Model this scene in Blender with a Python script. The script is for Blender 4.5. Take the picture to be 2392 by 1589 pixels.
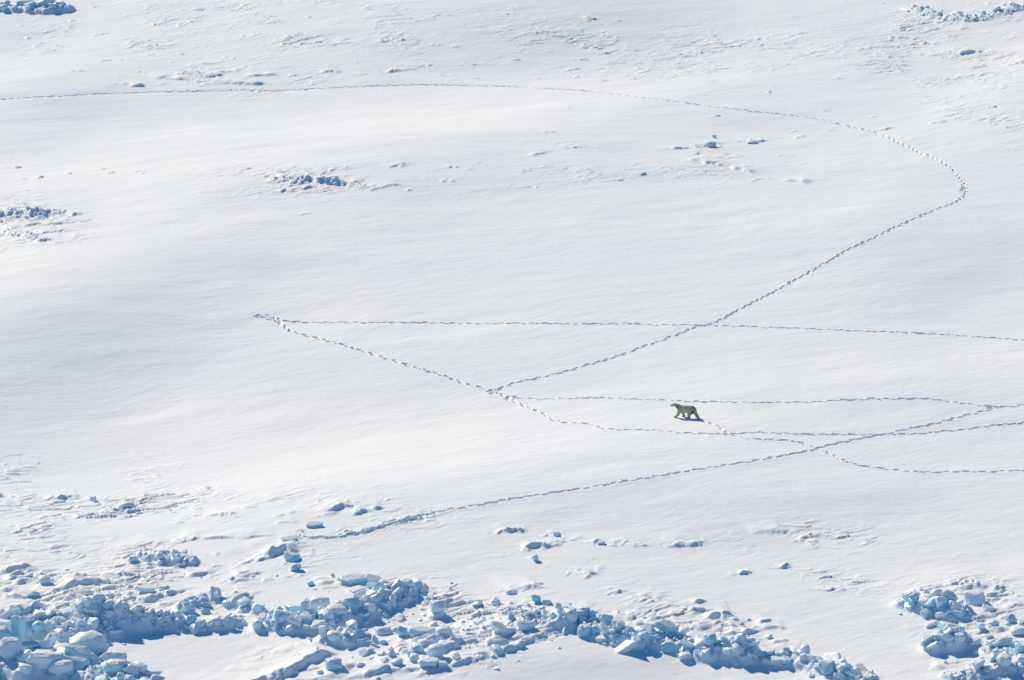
import bpy, bmesh, math, random
import numpy as np
from mathutils import Vector, Matrix, noise as mnoise

random.seed(11)
rng = np.random.default_rng(11)
scene = bpy.context.scene
for o in list(bpy.data.objects):
    bpy.data.objects.remove(o)
COL = scene.collection

# ------------------------------------------------------------------ camera
W0, H0 = 2392.0, 1589.0            # size of the photograph the positions were read from
HFOV = math.radians(15.0)
F = W0 / 2 / math.tan(HFOV / 2)
PITCH = math.radians(17.0)
CAMH = 100.7
cd = bpy.data.cameras.new('camera')
cam = bpy.data.objects.new('camera', cd)
COL.objects.link(cam)
cam.location = (0, 0, CAMH)
cam.rotation_euler = (math.pi / 2 - PITCH, 0, 0)
cd.sensor_fit = 'HORIZONTAL'
cd.sensor_width = 36
cd.angle = HFOV
cd.clip_start = 1
cd.clip_end = 20000
scene.camera = cam

# ------------------------------------------------------------------ sky and sun
SUN_EL = math.radians(37.5)
SUN_DIR = Vector((-0.62, 0.785, 0)).normalized()      # horizontal direction towards the sun: behind and left
to_sun = Vector((SUN_DIR.x * math.cos(SUN_EL), SUN_DIR.y * math.cos(SUN_EL), math.sin(SUN_EL)))
world = bpy.data.worlds.new('World')
scene.world = world
world.use_nodes = True
wn = world.node_tree
bgn = wn.nodes['Background']
sky = wn.nodes.new('ShaderNodeTexSky')
sky.sky_type = 'NISHITA'
sky.sun_disc = False
sky.sun_elevation = SUN_EL
sky.sun_rotation = math.atan2(SUN_DIR.x, SUN_DIR.y)
sky.altitude = 50
sky.air_density = 1.0
sky.dust_density = 0.1
sky.ozone_density = 2.0
hs_ = wn.nodes.new('ShaderNodeHueSaturation')      # clear polar air: a deeper blue than the default
hs_.inputs['Saturation'].default_value = 1.45
wn.links.new(sky.outputs[0], hs_.inputs['Color'])
wn.links.new(hs_.outputs[0], bgn.inputs[0])
bgn.inputs[1].default_value = 0.115
sd = bpy.data.lights.new('sun', 'SUN')
sd.energy = 4.8
sd.angle = math.radians(0.55)
sd.color = (1.0, 0.873, 0.635)
sun = bpy.data.objects.new('sun', sd)
sun.rotation_euler = to_sun.to_track_quat('Z', 'Y').to_euler()
COL.objects.link(sun)
scene.view_settings.view_transform = 'Standard'
scene.view_settings.look = 'None'
scene.view_settings.exposure = -0.12
scene.view_settings.gamma = 1.0

# ------------------------------------------------------------------ helpers
def at0(px, py, z=0.0):
    a = (np.asarray(px, float) - W0 / 2) / F
    b = (H0 / 2 - np.asarray(py, float)) / F
    dy = math.cos(PITCH) + b * math.sin(PITCH)
    dz = -math.sin(PITCH) + b * math.cos(PITCH)
    k = (z - CAMH) / dz
    return a * k, dy * k

def ppm(py):
    """photograph pixels per metre at a row"""
    b = (H0 / 2 - py) / F
    dz = -math.sin(PITCH) + b * math.cos(PITCH)
    return F * (-dz) / CAMH

def smooth(a, b, x):
    t = np.clip((x - a) / (b - a), 0, 1)
    return t * t * (3 - 2 * t)

TAB = np.random.default_rng(5).random((8, 256, 256)).astype(np.float32) * 2 - 1
def vnoise(x, y, k=0):
    t = TAB[k % 8]
    xf = np.floor(x); yf = np.floor(y)
    fx = x - xf; fy = y - yf
    xi = xf.astype(np.int64) & 255; yi = yf.astype(np.int64) & 255
    x1 = (xi + 1) & 255; y1 = (yi + 1) & 255
    fx = fx * fx * fx * (fx * (fx * 6 - 15) + 10); fy = fy * fy * fy * (fy * (fy * 6 - 15) + 10)
    a = t[xi, yi]; b = t[x1, yi]; c = t[xi, y1]; d = t[x1, y1]
    return (a + (b - a) * fx) * (1 - fy) + (c + (d - c) * fx) * fy

def fbm(x, y, k=0, oct=3, g=0.5):
    s = 0; a = 1
    for i in range(oct):
        ca, sa = math.cos(i * 1.1), math.sin(i * 1.1)
        s = s + a * vnoise((x * ca - y * sa) * 2 ** i + 17.3 * i, (x * sa + y * ca) * 2 ** i + 5.1 * i, k + i)
        a *= g
    return s

def fbm_st(x, y, k=0, oct=3, g=0.5):       # keeps the stretch direction
    s = 0; a = 1
    for i in range(oct):
        s = s + a * vnoise(x * 2 ** i + 17.3 * i, y * 2 ** i + 9.7 * i, k + i)
        a *= g
    return s

def cells(x, y, seed=3):
    """rounded lumps, one per jittered cell: 0..1"""
    xf = np.floor(x); yf = np.floor(y)
    best = np.full(x.shape, 9.0, np.float32)
    val = np.zeros(x.shape, np.float32)
    for i in (-1, 0, 1):
        for j in (-1, 0, 1):
            cx = xf + i; cy = yf + j
            ix = cx.astype(np.int64) & 255; iy = cy.astype(np.int64) & 255
            jx = TAB[seed][ix, iy] * .42 + .5; jy = TAB[seed + 1][ix, iy] * .42 + .5
            hh = TAB[seed + 2][ix, iy] * .5 + .5
            d = (cx + jx - x) ** 2 + (cy + jy - y) ** 2
            m = d < best
            best = np.where(m, d, best); val = np.where(m, hh, val)
    return np.sqrt(np.clip(1 - best * 1.7, 0, 1)) * (0.35 + 0.65 * val)

def mesh_obj(name, verts, faces, mat=None, smoothed=True, parent=None):
    me = bpy.data.meshes.new(name)
    verts = np.ascontiguousarray(verts, np.float32); faces = np.ascontiguousarray(faces, np.int32)
    n = faces.shape[1]
    me.vertices.add(len(verts)); me.vertices.foreach_set('co', verts.ravel())
    me.loops.add(faces.size); me.loops.foreach_set('vertex_index', faces.ravel())
    me.polygons.add(len(faces))
    me.polygons.foreach_set('loop_start', np.arange(0, faces.size, n, dtype=np.int32))
    me.polygons.foreach_set('loop_total', np.full(len(faces), n, np.int32))
    me.polygons.foreach_set('use_smooth', np.full(len(faces), smoothed, bool))
    me.update(calc_edges=True)
    if mat: me.materials.append(mat)
    o = bpy.data.objects.new(name, me)
    COL.objects.link(o)
    if parent: o.parent = parent
    return o

def grid_faces(nr, nc):
    i = np.arange(nr * nc, dtype=np.int32).reshape(nr, nc)
    return np.stack([i[:-1, :-1], i[:-1, 1:], i[1:, 1:], i[1:, :-1]], -1).reshape(-1, 4)

def tag(o, label=None, cat=None, group=None, kind=None):
    if label: o['label'] = label
    if cat: o['category'] = cat
    if group: o['group'] = group
    if kind: o['kind'] = kind

# ------------------------------------------------------------------ materials
def new_mat(name):
    m = bpy.data.materials.new(name); m.use_nodes = True
    return m, m.node_tree.nodes, m.node_tree.links, m.node_tree.nodes['Principled BSDF']

def snow_material():
    m, N, L, P = new_mat('wind_packed_snow')
    geo = N.new('ShaderNodeNewGeometry')
    mp = N.new('ShaderNodeMapping'); mp.vector_type = 'POINT'
    mp.inputs['Rotation'].default_value = (0, 0, -WIND)
    mp.inputs['Scale'].default_value = (0.45, 1.25, 1)
    L.new(geo.outputs['Position'], mp.inputs[0])
    n1 = N.new('ShaderNodeTexNoise'); n1.inputs['Scale'].default_value = 1.5; n1.inputs['Detail'].default_value = 6; n1.inputs['Roughness'].default_value = .62
    L.new(mp.outputs[0], n1.inputs['Vector'])
    n2 = N.new('ShaderNodeTexNoise'); n2.inputs['Scale'].default_value = 5.5; n2.inputs['Detail'].default_value = 3; n2.inputs['Roughness'].default_value = .6
    L.new(geo.outputs['Position'], n2.inputs['Vector'])
    b1 = N.new('ShaderNodeBump'); b1.inputs['Strength'].default_value = 1; b1.inputs['Distance'].default_value = .034
    b2 = N.new('ShaderNodeBump'); b2.inputs['Strength'].default_value = 1; b2.inputs['Distance'].default_value = .016
    L.new(n1.outputs[0], b1.inputs['Height']); L.new(n2.outputs[0], b2.inputs['Height'])
    L.new(b1.outputs[0], b2.inputs['Normal']); L.new(b2.outputs[0], P.inputs['Normal'])
    # old grey-blue bare crust showing in broad patches, where the wind has stripped the loose snow
    n3 = N.new('ShaderNodeTexNoise'); n3.inputs['Scale'].default_value = .035; n3.inputs['Detail'].default_value = 4
    L.new(mp.outputs[0], n3.inputs['Vector'])
    cr = N.new('ShaderNodeValToRGB')
    cr.color_ramp.elements[0].position = .38; cr.color_ramp.elements[0].color = (.82, .84, .86, 1)
    cr.color_ramp.elements[1].position = .62; cr.color_ramp.elements[1].color = (.875, .88, .88, 1)
    L.new(n3.outputs[0], cr.inputs[0])
    # where the ridges break through, the steep faces are ice
    at_ = N.new('ShaderNodeAttribute'); at_.attribute_name = 'ice'
    sep = N.new('ShaderNodeSeparateXYZ'); L.new(geo.outputs['Normal'], sep.inputs[0])
    mr = N.new('ShaderNodeMapRange'); mr.inputs['From Min'].default_value = .93; mr.inputs['From Max'].default_value = .70
    L.new(sep.outputs['Z'], mr.inputs['Value'])
    mu = N.new('ShaderNodeMath'); mu.operation = 'MULTIPLY'; L.new(mr.outputs[0], mu.inputs[0]); L.new(at_.outputs['Fac'], mu.inputs[1])
    mx = N.new('ShaderNodeMix'); mx.data_type = 'RGBA'; L.new(mu.outputs[0], mx.inputs[0]); L.new(cr.outputs[0], mx.inputs[6]); mx.inputs[7].default_value = (.66, .79, .92, 1)
    L.new(mx.outputs[2], P.inputs['Base Color'])
    P.inputs['Roughness'].default_value = .62
    P.inputs['Specular IOR Level'].default_value = .25
    return m

WIND = math.radians(24)
SNOW = snow_material()

def ice_material(name, ice, snow_lo, snow_hi, rough=.35):
    """blue ice with snow lying on the faces that look up"""
    m, N, L, P = new_mat(name)
    geo = N.new('ShaderNodeNewGeometry')
    oi = N.new('ShaderNodeObjectInfo')
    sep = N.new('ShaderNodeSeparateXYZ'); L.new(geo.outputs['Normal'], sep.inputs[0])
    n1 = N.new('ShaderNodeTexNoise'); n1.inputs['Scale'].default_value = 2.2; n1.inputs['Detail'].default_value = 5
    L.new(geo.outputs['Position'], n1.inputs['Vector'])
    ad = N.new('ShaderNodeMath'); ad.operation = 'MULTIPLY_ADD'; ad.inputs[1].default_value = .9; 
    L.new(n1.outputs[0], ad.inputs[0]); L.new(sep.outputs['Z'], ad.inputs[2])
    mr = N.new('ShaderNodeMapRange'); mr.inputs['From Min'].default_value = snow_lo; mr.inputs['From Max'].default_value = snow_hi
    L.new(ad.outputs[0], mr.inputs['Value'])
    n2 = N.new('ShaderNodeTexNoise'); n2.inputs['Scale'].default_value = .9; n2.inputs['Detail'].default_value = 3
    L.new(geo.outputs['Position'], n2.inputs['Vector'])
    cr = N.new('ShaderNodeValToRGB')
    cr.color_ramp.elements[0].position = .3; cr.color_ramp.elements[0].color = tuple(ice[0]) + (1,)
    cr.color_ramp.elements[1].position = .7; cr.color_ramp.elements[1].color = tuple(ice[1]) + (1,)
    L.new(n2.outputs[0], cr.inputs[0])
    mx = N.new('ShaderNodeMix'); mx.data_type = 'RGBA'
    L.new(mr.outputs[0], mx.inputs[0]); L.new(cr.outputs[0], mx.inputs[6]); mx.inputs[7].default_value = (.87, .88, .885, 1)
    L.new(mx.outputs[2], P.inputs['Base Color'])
    P.inputs['Roughness'].default_value = rough
    P.inputs['Subsurface Weight'].default_value = .0
    b = N.new('ShaderNodeBump'); b.inputs['Strength'].default_value = .8; b.inputs['Distance'].default_value = .07
    n4 = N.new('ShaderNodeTexNoise'); n4.inputs['Scale'].default_value = 3.5; n4.inputs['Detail'].default_value = 5
    L.new(geo.outputs['Position'], n4.inputs['Vector']); L.new(n4.outputs[0], b.inputs['Height']); L.new(b.outputs[0], P.inputs['Normal'])
    return m

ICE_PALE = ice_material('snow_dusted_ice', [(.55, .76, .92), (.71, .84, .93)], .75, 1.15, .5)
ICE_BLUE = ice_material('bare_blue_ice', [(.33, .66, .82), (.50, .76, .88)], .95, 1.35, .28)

# ------------------------------------------------------------------ the lie of the land
cw, sw = math.cos(WIND), math.sin(WIND)
# broad swells: centre in the photograph, radius across and in depth (m), tilt towards (+) or away from (-) the sun
SWELLS = [(500, 330, 26, 30, .035), (1050, 290, 22, 26, .030), (1150, 1050, 20, 20, .042), (650, 1110, 14, 14, .036), (2330, 190, 12, 22, .05),
          (60, 150, 10, 22, .035), (60, 880, 15, 24, -.062), (380, 720, 14, 20, -.03), (1300, 60, 28, 30, -.055), (2230, 620, 14, 22, -.035), (2100, 1200, 16, 10, -.02),
          (1800, 240, 16, 20, -.03), (1500, 500, 22, 20, .012), (1900, 880, 14, 10, .02), (300, 1560, 10, 6, -.03), (1400, 1560, 12, 5, -.05)]
def low_relief(x, y):
    """the broad swells of the snow"""
    z = .20 * fbm(x / 24., y / 30., 0, 3)
    near = smooth(700, 540, y) * smooth(150, 225, y) * smooth(120, 85, np.abs(x))
    for a, b, ra, rb, k in SWELLS:
        cx, cy = at0(a, b)
        g = np.exp(-((x - cx) / ra) ** 2 - ((y - cy) / rb) ** 2)
        z = z - near * 2.5 * k * ((x - cx) * SUN_DIR.x + (y - cy) * SUN_DIR.y) * g
    return z

def at(px, py):
    """point of the swelling ground seen at a place of the photograph"""
    z = 0.0
    for _ in range(5):
        x, y = at0(px, py, z)
        z = low_relief(np.asarray(x, float), np.asarray(y, float))
    return at0(px, py, z)

def Pt(px, py):
    x, y = at(px, py); return float(x), float(y)

# rough wind-cut patches: centre, radii (px), strength
ROUGH = [(330, 1250, 420, 130, 1.0), (850, 1215, 240, 40, .5), (1350, 1290, 320, 60, .9), (1850, 1260, 180, 45, .8), (1500, 1420, 330, 60, 1.0), (1750, 1440, 140, 50, 1.2),
         (500, 175, 260, 45, .9), (700, 60, 420, 60, .8), (260, 100, 260, 50, .7), (2200, 110, 220, 110, .8), (2250, 300, 180, 60, .6), (1350, 370, 220, 60, .45), (780, 425, 330, 40, .7),
         (1700, 380, 220, 40, .45), (60, 520, 130, 50, 1.0), (1250, 120, 420, 80, .5), (1650, 130, 400, 70, .5), (2300, 1380, 160, 30, 1.0), (1900, 1360, 160, 30, .8),
         (450, 1380, 500, 90, 1.1), (1150, 1450, 240, 100, 1.0), (2300, 1480, 130, 90, .8), (220, 395, 260, 20, .4), (60, 1120, 90, 60, .5), (950, 160, 160, 30, .6)]
# pressure ridges: name, centre line on the ground (px), height m, half-width m, lump size m
RIDGES = [
    ('big left ridge', [(-60, 1462), (40, 1470), (130, 1478), (205, 1482)], [1.6, 1.6, 1.3, 1.1], 2.3, .55),
    ('dark wall ridge', [(205, 1468), (250, 1466), (310, 1466), (360, 1464), (392, 1462)], [1.2, 1.35, 1.15, .8, .4], 1.15, .5),
    ('foreground block heap', [(-40, 1560), (60, 1560), (150, 1560), (205, 1568), (285, 1604)], [.7, .6, .5, .35, .2], 2.6, .7),
    ('short wall-side ridge', [(415, 1467), (460, 1470), (510, 1468), (548, 1462)], [.45, .8, .7, .3], .95, .35),
    ('curved low ridge', [(430, 1422), (470, 1404), (520, 1406), (570, 1420), (600, 1430)], [.35, .45, .25, .4, .2], .8, .32),
    ('centre ridge', [(635, 1468), (680, 1472), (730, 1470), (775, 1460), (830, 1445), (880, 1425), (930, 1400), (955, 1385)], [.5, 1.0, 1.3, 1.2, .75, .95, .85, .4], 1.5, .45),
    ('centre front heap', [(770, 1497), (810, 1502), (845, 1500)], [.6, 1.2, .5], 1.1, .4),
    ('right centre ridge', [(1340, 1465), (1385, 1468), (1430, 1488), (1500, 1502), (1570, 1500), (1600, 1518), (1660, 1528), (1730, 1538)], [.5, 1.0, 1.0, .9, .8, .6, .9, .8], 1.3, .4),
    ('right tail ridge', [(1730, 1538), (1790, 1543), (1850, 1545), (1890, 1556), (1940, 1572), (2010, 1586)], [.8, .6, .7, .5, .7, .3], 1.1, .35),
    ('right tower ridge', [(2120, 1418), (2165, 1425), (2205, 1432), (2240, 1442)], [.3, 1.25, 1.2, .4], 1.15, .4),
    ('right lower heap', [(2185, 1520), (2215, 1515), (2240, 1506)], [.4, 1.1, .6], 1.0, .4),
    ('small middle cluster', [(1215, 1462), (1255, 1452), (1300, 1462)], [.5, .7, .3], 1.2, .4),
    ('bottom right cluster', [(2235, 1583), (2290, 1578), (2340, 1568), (2400, 1560)], [.3, .5, .6, .4], 1.0, .35),
    ('right edge cluster', [(2320, 1522), (2370, 1530), (2420, 1530)], [.3, .4, .4], 1.0, .35),
    ('far left blue ridge', [(-40, 18), (30, 24), (90, 30), (150, 27)], [.6, .4, 1.1, .6], 1.3, .4),
    ('far right ridge', [(2130, 22), (2190, 42), (2270, 50), (2340, 32), (2420, 12)], [.15, .25, .4, .4, .3], 1.3, .25),
    ('left edge rubble', [(-30, 500), (20, 505), (80, 508), (130, 498)], [.5, .4, .3, .1], 1.1, .25),
    ('lower edge rubble', [(10, 548), (50, 552), (100, 562)], [.15, .25, .1], .8, .2),
    ('upper middle ridge', [(640, 421), (720, 426), (780, 430), (840, 436)], [.03, .05, .3, .03], .6, .12),
    ('snowy lump row', [(345, 1305), (400, 1312), (440, 1314)], [.4, .5, .6], .9, .35),
]
RW = []
for nm, pl, hs, w, ls in RIDGES:
    pts = np.array([Pt(*p) for p in pl])
    seg = np.hypot(*np.diff(pts, axis=0).T); s = np.concatenate([[0], np.cumsum(seg)])
    ss = np.linspace(0, s[-1], max(8, int(s[-1] / .8)))
    RW.append(dict(name=nm, P=np.stack([np.interp(ss, s, pts[:, 0]), np.interp(ss, s, pts[:, 1])], 1), h=np.interp(ss, s, hs) * (.68 + .30 * vnoise(ss * .45, ss * 0 + len(RW) * 3.3, 6)), w=w * .88, ls=ls, L=s[-1]))
# snow steps (an edge where the sheet broke): line, drop in m on the camera side
LEDGES = [([(430, 1660), (500, 1622), (580, 1606), (640, 1598), (672, 1580), (700, 1560), (745, 1544), (800, 1528)], .62, 3.5),
          ([(640, 1600), (830, 1580), (960, 1566), (1090, 1552), (1180, 1527), (1225, 1505), (1262, 1488), (1310, 1470)], .26, 2.5),
          ([(1530, 1464), (1600, 1466), (1680, 1466), (1740, 1466)], .30, 2.5),
          ([(1690, 1480), (1735, 1482), (1760, 1474)], .30, 1.2),
          ([(345, 188), (385, 184), (420, 186), (450, 190)], .30, 1.6), ([(490, 197), (540, 196), (590, 199), (632, 194)], .34, 1.6), ([(570, 182), (610, 178), (660, 175)], .25, 1.4), ([(300, 203), (342, 202)], .35, 1.2),
          ([(750, 172), (800, 167)], .25, 1.4), ([(895, 172), (950, 163), (1000, 154)], .28, 1.5), ([(430, 153), (480, 160), (490, 166)], .25, 1.2),
          ([(625, 418), (680, 420), (730, 424), (790, 432), (850, 434)], .42, 1.6), ([(852, 449), (900, 436), (948, 430)], .26, 1.5), ([(905, 394), (950, 384), (960, 383)], .2, 1.2), ([(445, 406), (500, 410), (560, 411)], .16, 1.4),
          ([(1232, 366), (1280, 354), (1300, 350)], .22, 1.4), ([(1600, 374), (1680, 388), (1730, 398), (1772, 408)], .42, 1.6), ([(1825, 421), (1890, 432)], .45, 1.4),
          ([(706, 1258), (740, 1260), (790, 1257), (850, 1243), (890, 1234), (960, 1213), (1000, 1203)], .17, 1.2), ([(662, 1268), (706, 1257)], .3, 1.), ([(0, 497), (40, 499), (80, 500)], .5, 1.6), ([(50, 512), (95, 508), (130, 496)], .4, 1.6), ([(0, 530), (45, 538)], .3, 1.2), ([(1735, 338), (1770, 332), (1800, 328)], .25, 1.2),
          ([(1565, 350), (1620, 346)], .18, 1.), ([(1620, 334), (1700, 338)], .16, 1.), ([(2220, 132), (2260, 124), (2300, 117)], .45, 2.), ([(2370, 150), (2440, 146)], .4, 1.6), ([(2160, 134), (2195, 128)], .25, 1.5), ([(2240, 72), (2270, 66)], .3, 1.),
          ([(160, 506), (180, 501), (195, 504)], .3, 1.6), ([(20, 566), (60, 560), (95, 554)], .3, 1.5), ([(0, 1118), (36, 1111)], .3, 1.5), ([(-20, 1166), (22, 1160)], .45, 1.5),
          ([(120, 1172), (160, 1164), (195, 1162)], .32, 1.6), ([(335, 1178), (365, 1163), (410, 1154)], .22, 1.6), ([(570, 1192), (600, 1184)], .22, 1.2), ([(640, 1228), (700, 1219)], .22, 1.4),
          ([(745, 1206), (800, 1190), (828, 1188)], .35, 1.6), ([(820, 1208), (860, 1192), (900, 1190)], .3, 1.5), ([(470, 1208), (540, 1205), (560, 1210)], .24, 1.5), ([(990, 1218), (1022, 1214)], .3, 1.),
          ([(270, 1290), (330, 1280), (400, 1274)], .25, 1.6), ([(400, 1266), (500, 1258), (580, 1256), (650, 1252)], .2, 1.6), ([(200, 1275), (240, 1264), (280, 1262)], .15, 1.2),
          ([(-20, 1342), (50, 1334), (100, 1330)], .4, 1.6), ([(30, 1366), (90, 1360)], .3, 1.3), ([(140, 1376), (210, 1368), (262, 1366)], .4, 1.6), ([(235, 1352), (300, 1346), (335, 1345)], .35, 1.4), ([(310, 1326), (385, 1322)], .3, 1.2),
          ([(225, 1392), (250, 1386)], .3, 1.), ([(430, 1347), (480, 1340), (500, 1342)], .35, 1.4), ([(540, 1346), (600, 1338)], .35, 1.4), ([(605, 1304), (640, 1294), (665, 1288), (700, 1292)], .55, 1.8), ([(500, 1300), (520, 1294)], .3, 1.),
          ([(1168, 1248), (1200, 1242), (1230, 1246)], .3, 1.4), ([(1225, 1286), (1255, 1275)], .3, 1.6), ([(1262, 1286), (1285, 1273), (1310, 1267)], .3, 1.6), ([(1430, 1270), (1475, 1269)], .22, 1.2), ([(1550, 1282), (1590, 1274), (1648, 1270)], .3, 1.5),
          ([(1360, 1356), (1385, 1345), (1389, 1340)], .3, 1.4), ([(1345, 1338), (1368, 1332)], .22, 1.2), ([(1165, 1384), (1220, 1376), (1275, 1369)], .26, 1.4), ([(1430, 1390), (1470, 1382)], .24, 1.3), ([(1490, 1393), (1550, 1404)], .22, 1.2), ([(1620, 1412), (1648, 1404)], .26, 1.4), ([(1570, 1434), (1625, 1424)], .2, 1.6),
          ([(1750, 1248), (1800, 1244), (1850, 1242)], .22, 1.6), ([(1880, 1264), (1912, 1270)], .25, 1.2), ([(1822, 1328), (1850, 1326)], .35, 1.6), ([(1730, 1344), (1760, 1342)], .35, 1.6), ([(1936, 1382), (1978, 1376)], .4, 1.8),
          ([(2135, 1385), (2158, 1380)], .3, 1.2), ([(2222, 1384), (2260, 1374), (2330, 1369)], .25, 1.6), ([(2320, 1382), (2345, 1376)], .35, 1.2), ([(2300, 1408), (2345, 1398)], .3, 1.3), ([(2340, 1420), (2400, 1412)], .35, 1.5),
          ([(1600, 1440), (1660, 1434)], .2, 1.2), ([(1640, 1452), (1700, 1446), (1730, 1441)], .35, 1.6), ([(1700, 1462), (1725, 1458)], .3, 1.2), ([(1560, 1446), (1620, 1452)], .25, 1.4), ([(1765, 1458), (1806, 1448)], .35, 1.5), ([(1775, 1470), (1840, 1465)], .32, 1.5), ([(1735, 1492), (1778, 1488)], .25, 1.2), ([(1800, 1504), (1832, 1500), (1834, 1492)], .35, 1.3), ([(1800, 1526), (1870, 1529)], .3, 1.2),
          ([(1290, 1440), (1340, 1436), (1380, 1440)], .3, 1.4), ([(2170, 1563), (2240, 1568)], .3, 1.2), ([(2330, 1506), (2420, 1504)], .25, 1.3)]
LW = []
for pl, drop, fade in LEDGES:
    pts = np.array([Pt(*p) for p in pl])
    seg = np.hypot(*np.diff(pts, axis=0).T); s = np.concatenate([[0], np.cumsum(seg)])
    ss = np.linspace(0, s[-1], max(5, int(s[-1] / .25)))
    X = np.interp(ss, s, pts[:, 0]); Y = np.interp(ss, s, pts[:, 1])
    if len(X) > 24:
        kk = np.hanning(13); kk /= kk.sum()
        X = np.convolve(np.pad(X, 6, mode='reflect', reflect_type='odd'), kk, 'valid'); Y = np.convolve(np.pad(Y, 6, mode='reflect', reflect_type='odd'), kk, 'valid')
    jit = 1 if drop > .6 else .3
    X += .35 * vnoise(ss * .8, ss * 0 + 3.3, 1) * jit; Y += .5 * vnoise(ss * .7, ss * 0 + 8.1, 2) * jit
    if drop < .6: drop *= min(1, .35 + s[-1] / 4.5)
    LW.append((np.stack([X, Y], 1), drop, fade, ss, s[-1]))
# single wind-shaped lumps and drifts (px, py, length m, height m)
DRIFTS = [(480, 150, 2.2, .35), (535, 158, 1.4, .3), (245, 80, 1.5, .35), (60, 62, 1.6, .3), (232, 92, 1.2, .25), (460, 78, 2.2, .2), (320, 200, 2.6, .35), (388, 198, 1.1, .3),
          (775, 168, 1.4, .45), (920, 168, 1.8, .4), (997, 154, 1.2, .4), (1288, 309, 1.2, .3), (1400, 345, 1.0, .2), (1660, 342, 1.9, .9), (1668, 319, .9, .4), (1760, 333, 2.0, .6), (1585, 348, 1.6, .25),
          (1690, 345, 1.2, .3), (1420, 78, .9, .3), (1665, 84, .9, .3), (1880, 79, 1.2, .35), (1785, 92, 1.4, .3), (1440, 148, 1.2, .3), (2110, 68, 1.5, .35), (2245, 124, 3.0, .45), (2380, 148, 2.0, .35),
          (2247, 226, .8, .3), (1745, 300 - 26, 1.2, .2), (875, 437, 2.4, .3), (940, 384, 1.8, .25), (925, 435, 1.6, .2), (780, 398, .8, .25), (180, 503, 1.8, .35), (255, 397, 1.1, .25), (320, 402, 1.1, .25),
          (715, 500, 1.4, .2), (30, 1113, 1.4, .35), (8, 1162, 1.6, .5), (175, 1166, 2.0, .4), (218, 1166, .9, .5), (296, 1187, 1.5, .6), (400, 1180, .9, .3), (365, 1163, 1.4, .3), (600, 1186, .7, .25),
          (540, 1205, 1.0, .3), (800, 1190, 1.6, .4), (870, 1192, 1.6, .4), (765, 1205, .9, .3), (1205, 1244, 1.6, .5), (1300, 1248, 1.0, .5), (1345, 1263, 1.5, .4), (1400, 1268, .8, .45),
          (1260, 1278, 1.6, .45), (1285, 1275, 1.6, .45), (1460, 1272, 1.4, .3), (1500, 1276, 1.0, .35), (1640, 1272, 1.3, .5), (1585, 1274, 1.2, .3), (1250, 1306, .7, .5), (1380, 1308, .8, .3),
          (1840, 1240, 1.4, .35), (1900, 1246, .7, .45), (1870, 1262, .8, .3), (1910, 1272, .8, .3), (1835, 1326, 1.2, .4), (1745, 1342, 1.2, .45), (1380, 1343, 1.4, .4), (1360, 1335, 1.2, .3),
          (1420, 1327, .9, .35), (1290, 1322, .8, .2), (1195, 1382, 1.1, .4), (1250, 1375, 1.4, .25), (1270, 1367, .8, .25), (1950, 1378, 1.4, .5), (1640, 1407, 1.0, .4), (1440, 1384, 1.2, .35),
          (1510, 1400, 1.6, .35), (1540, 1406, 1.2, .35), (2150, 1383, 1.2, .35), (2330, 1378, 1.6, .4), (2270, 1372, 2.4, .25), (1480, 1436, 2.0, .3), (1500, 1460, 2.0, .3), (480, 1296, .6, .4),
          (630, 1300, 2.4, .5), (500, 1322, .8, .45), (600, 1340, .7, .4), (690, 1345, 1.1, .3)]
for i in range(150):        # the loose scatter of low lumps further out
    r = random.random()
    if r < .42:
        px, py = random.uniform(20, 1500), random.uniform(8, 185)
    elif r < .62:
        px, py = random.uniform(1200, 2392), random.uniform(40, 330)
    elif r < .78:
        px, py = random.uniform(20, 1250), random.uniform(378, 445)
    elif r < .88:
        px, py = random.uniform(1230, 1900), random.uniform(330, 430)
    else:
        px, py = random.uniform(60, 1000), random.uniform(1130, 1290)
    DRIFTS.append((px, py, random.uniform(.4, 1.5), random.uniform(.2, .55)))
DW = [(Pt(a, b), l, h, random.uniform(-.35, .35)) for a, b, l, h in DRIFTS]
# the debris field between the ridges: centre px, radii px, lumps per m2 strength
DEBRIS = [(330, 1392, 110, 22, .8), (150, 1396, 60, 12, .6), (60, 1345, 110, 20, .6), (300, 1345, 150, 16, .5), (520, 1388, 90, 14, .4), (560, 1352, 80, 12, .4), (10, 1390, 40, 10, .7), (1010, 1440, 170, 55, .6), (1080, 1500, 190, 45, .95), (900, 1540, 220, 35, .9), (1230, 1440, 110, 30, .7),
          (2330, 1455, 80, 40, .6), (2290, 1545, 90, 20, .5), (1480, 1445, 180, 22, .35), (2260, 30, 150, 26, .4), (60, 520, 110, 36, .3), (780, 1370, 90, 20, .5), (1700, 1500, 120, 25, .35)]

def pix(x, y):
    """photograph coordinates of ground points"""
    hh = low_relief(np.asarray(x, float), np.asarray(y, float)) - CAMH
    yc = y * math.sin(PITCH) + hh * math.cos(PITCH)
    zc = y * math.cos(PITCH) - hh * math.sin(PITCH)
    return W0 / 2 + F * x / zc, H0 / 2 - F * yc / zc

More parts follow.
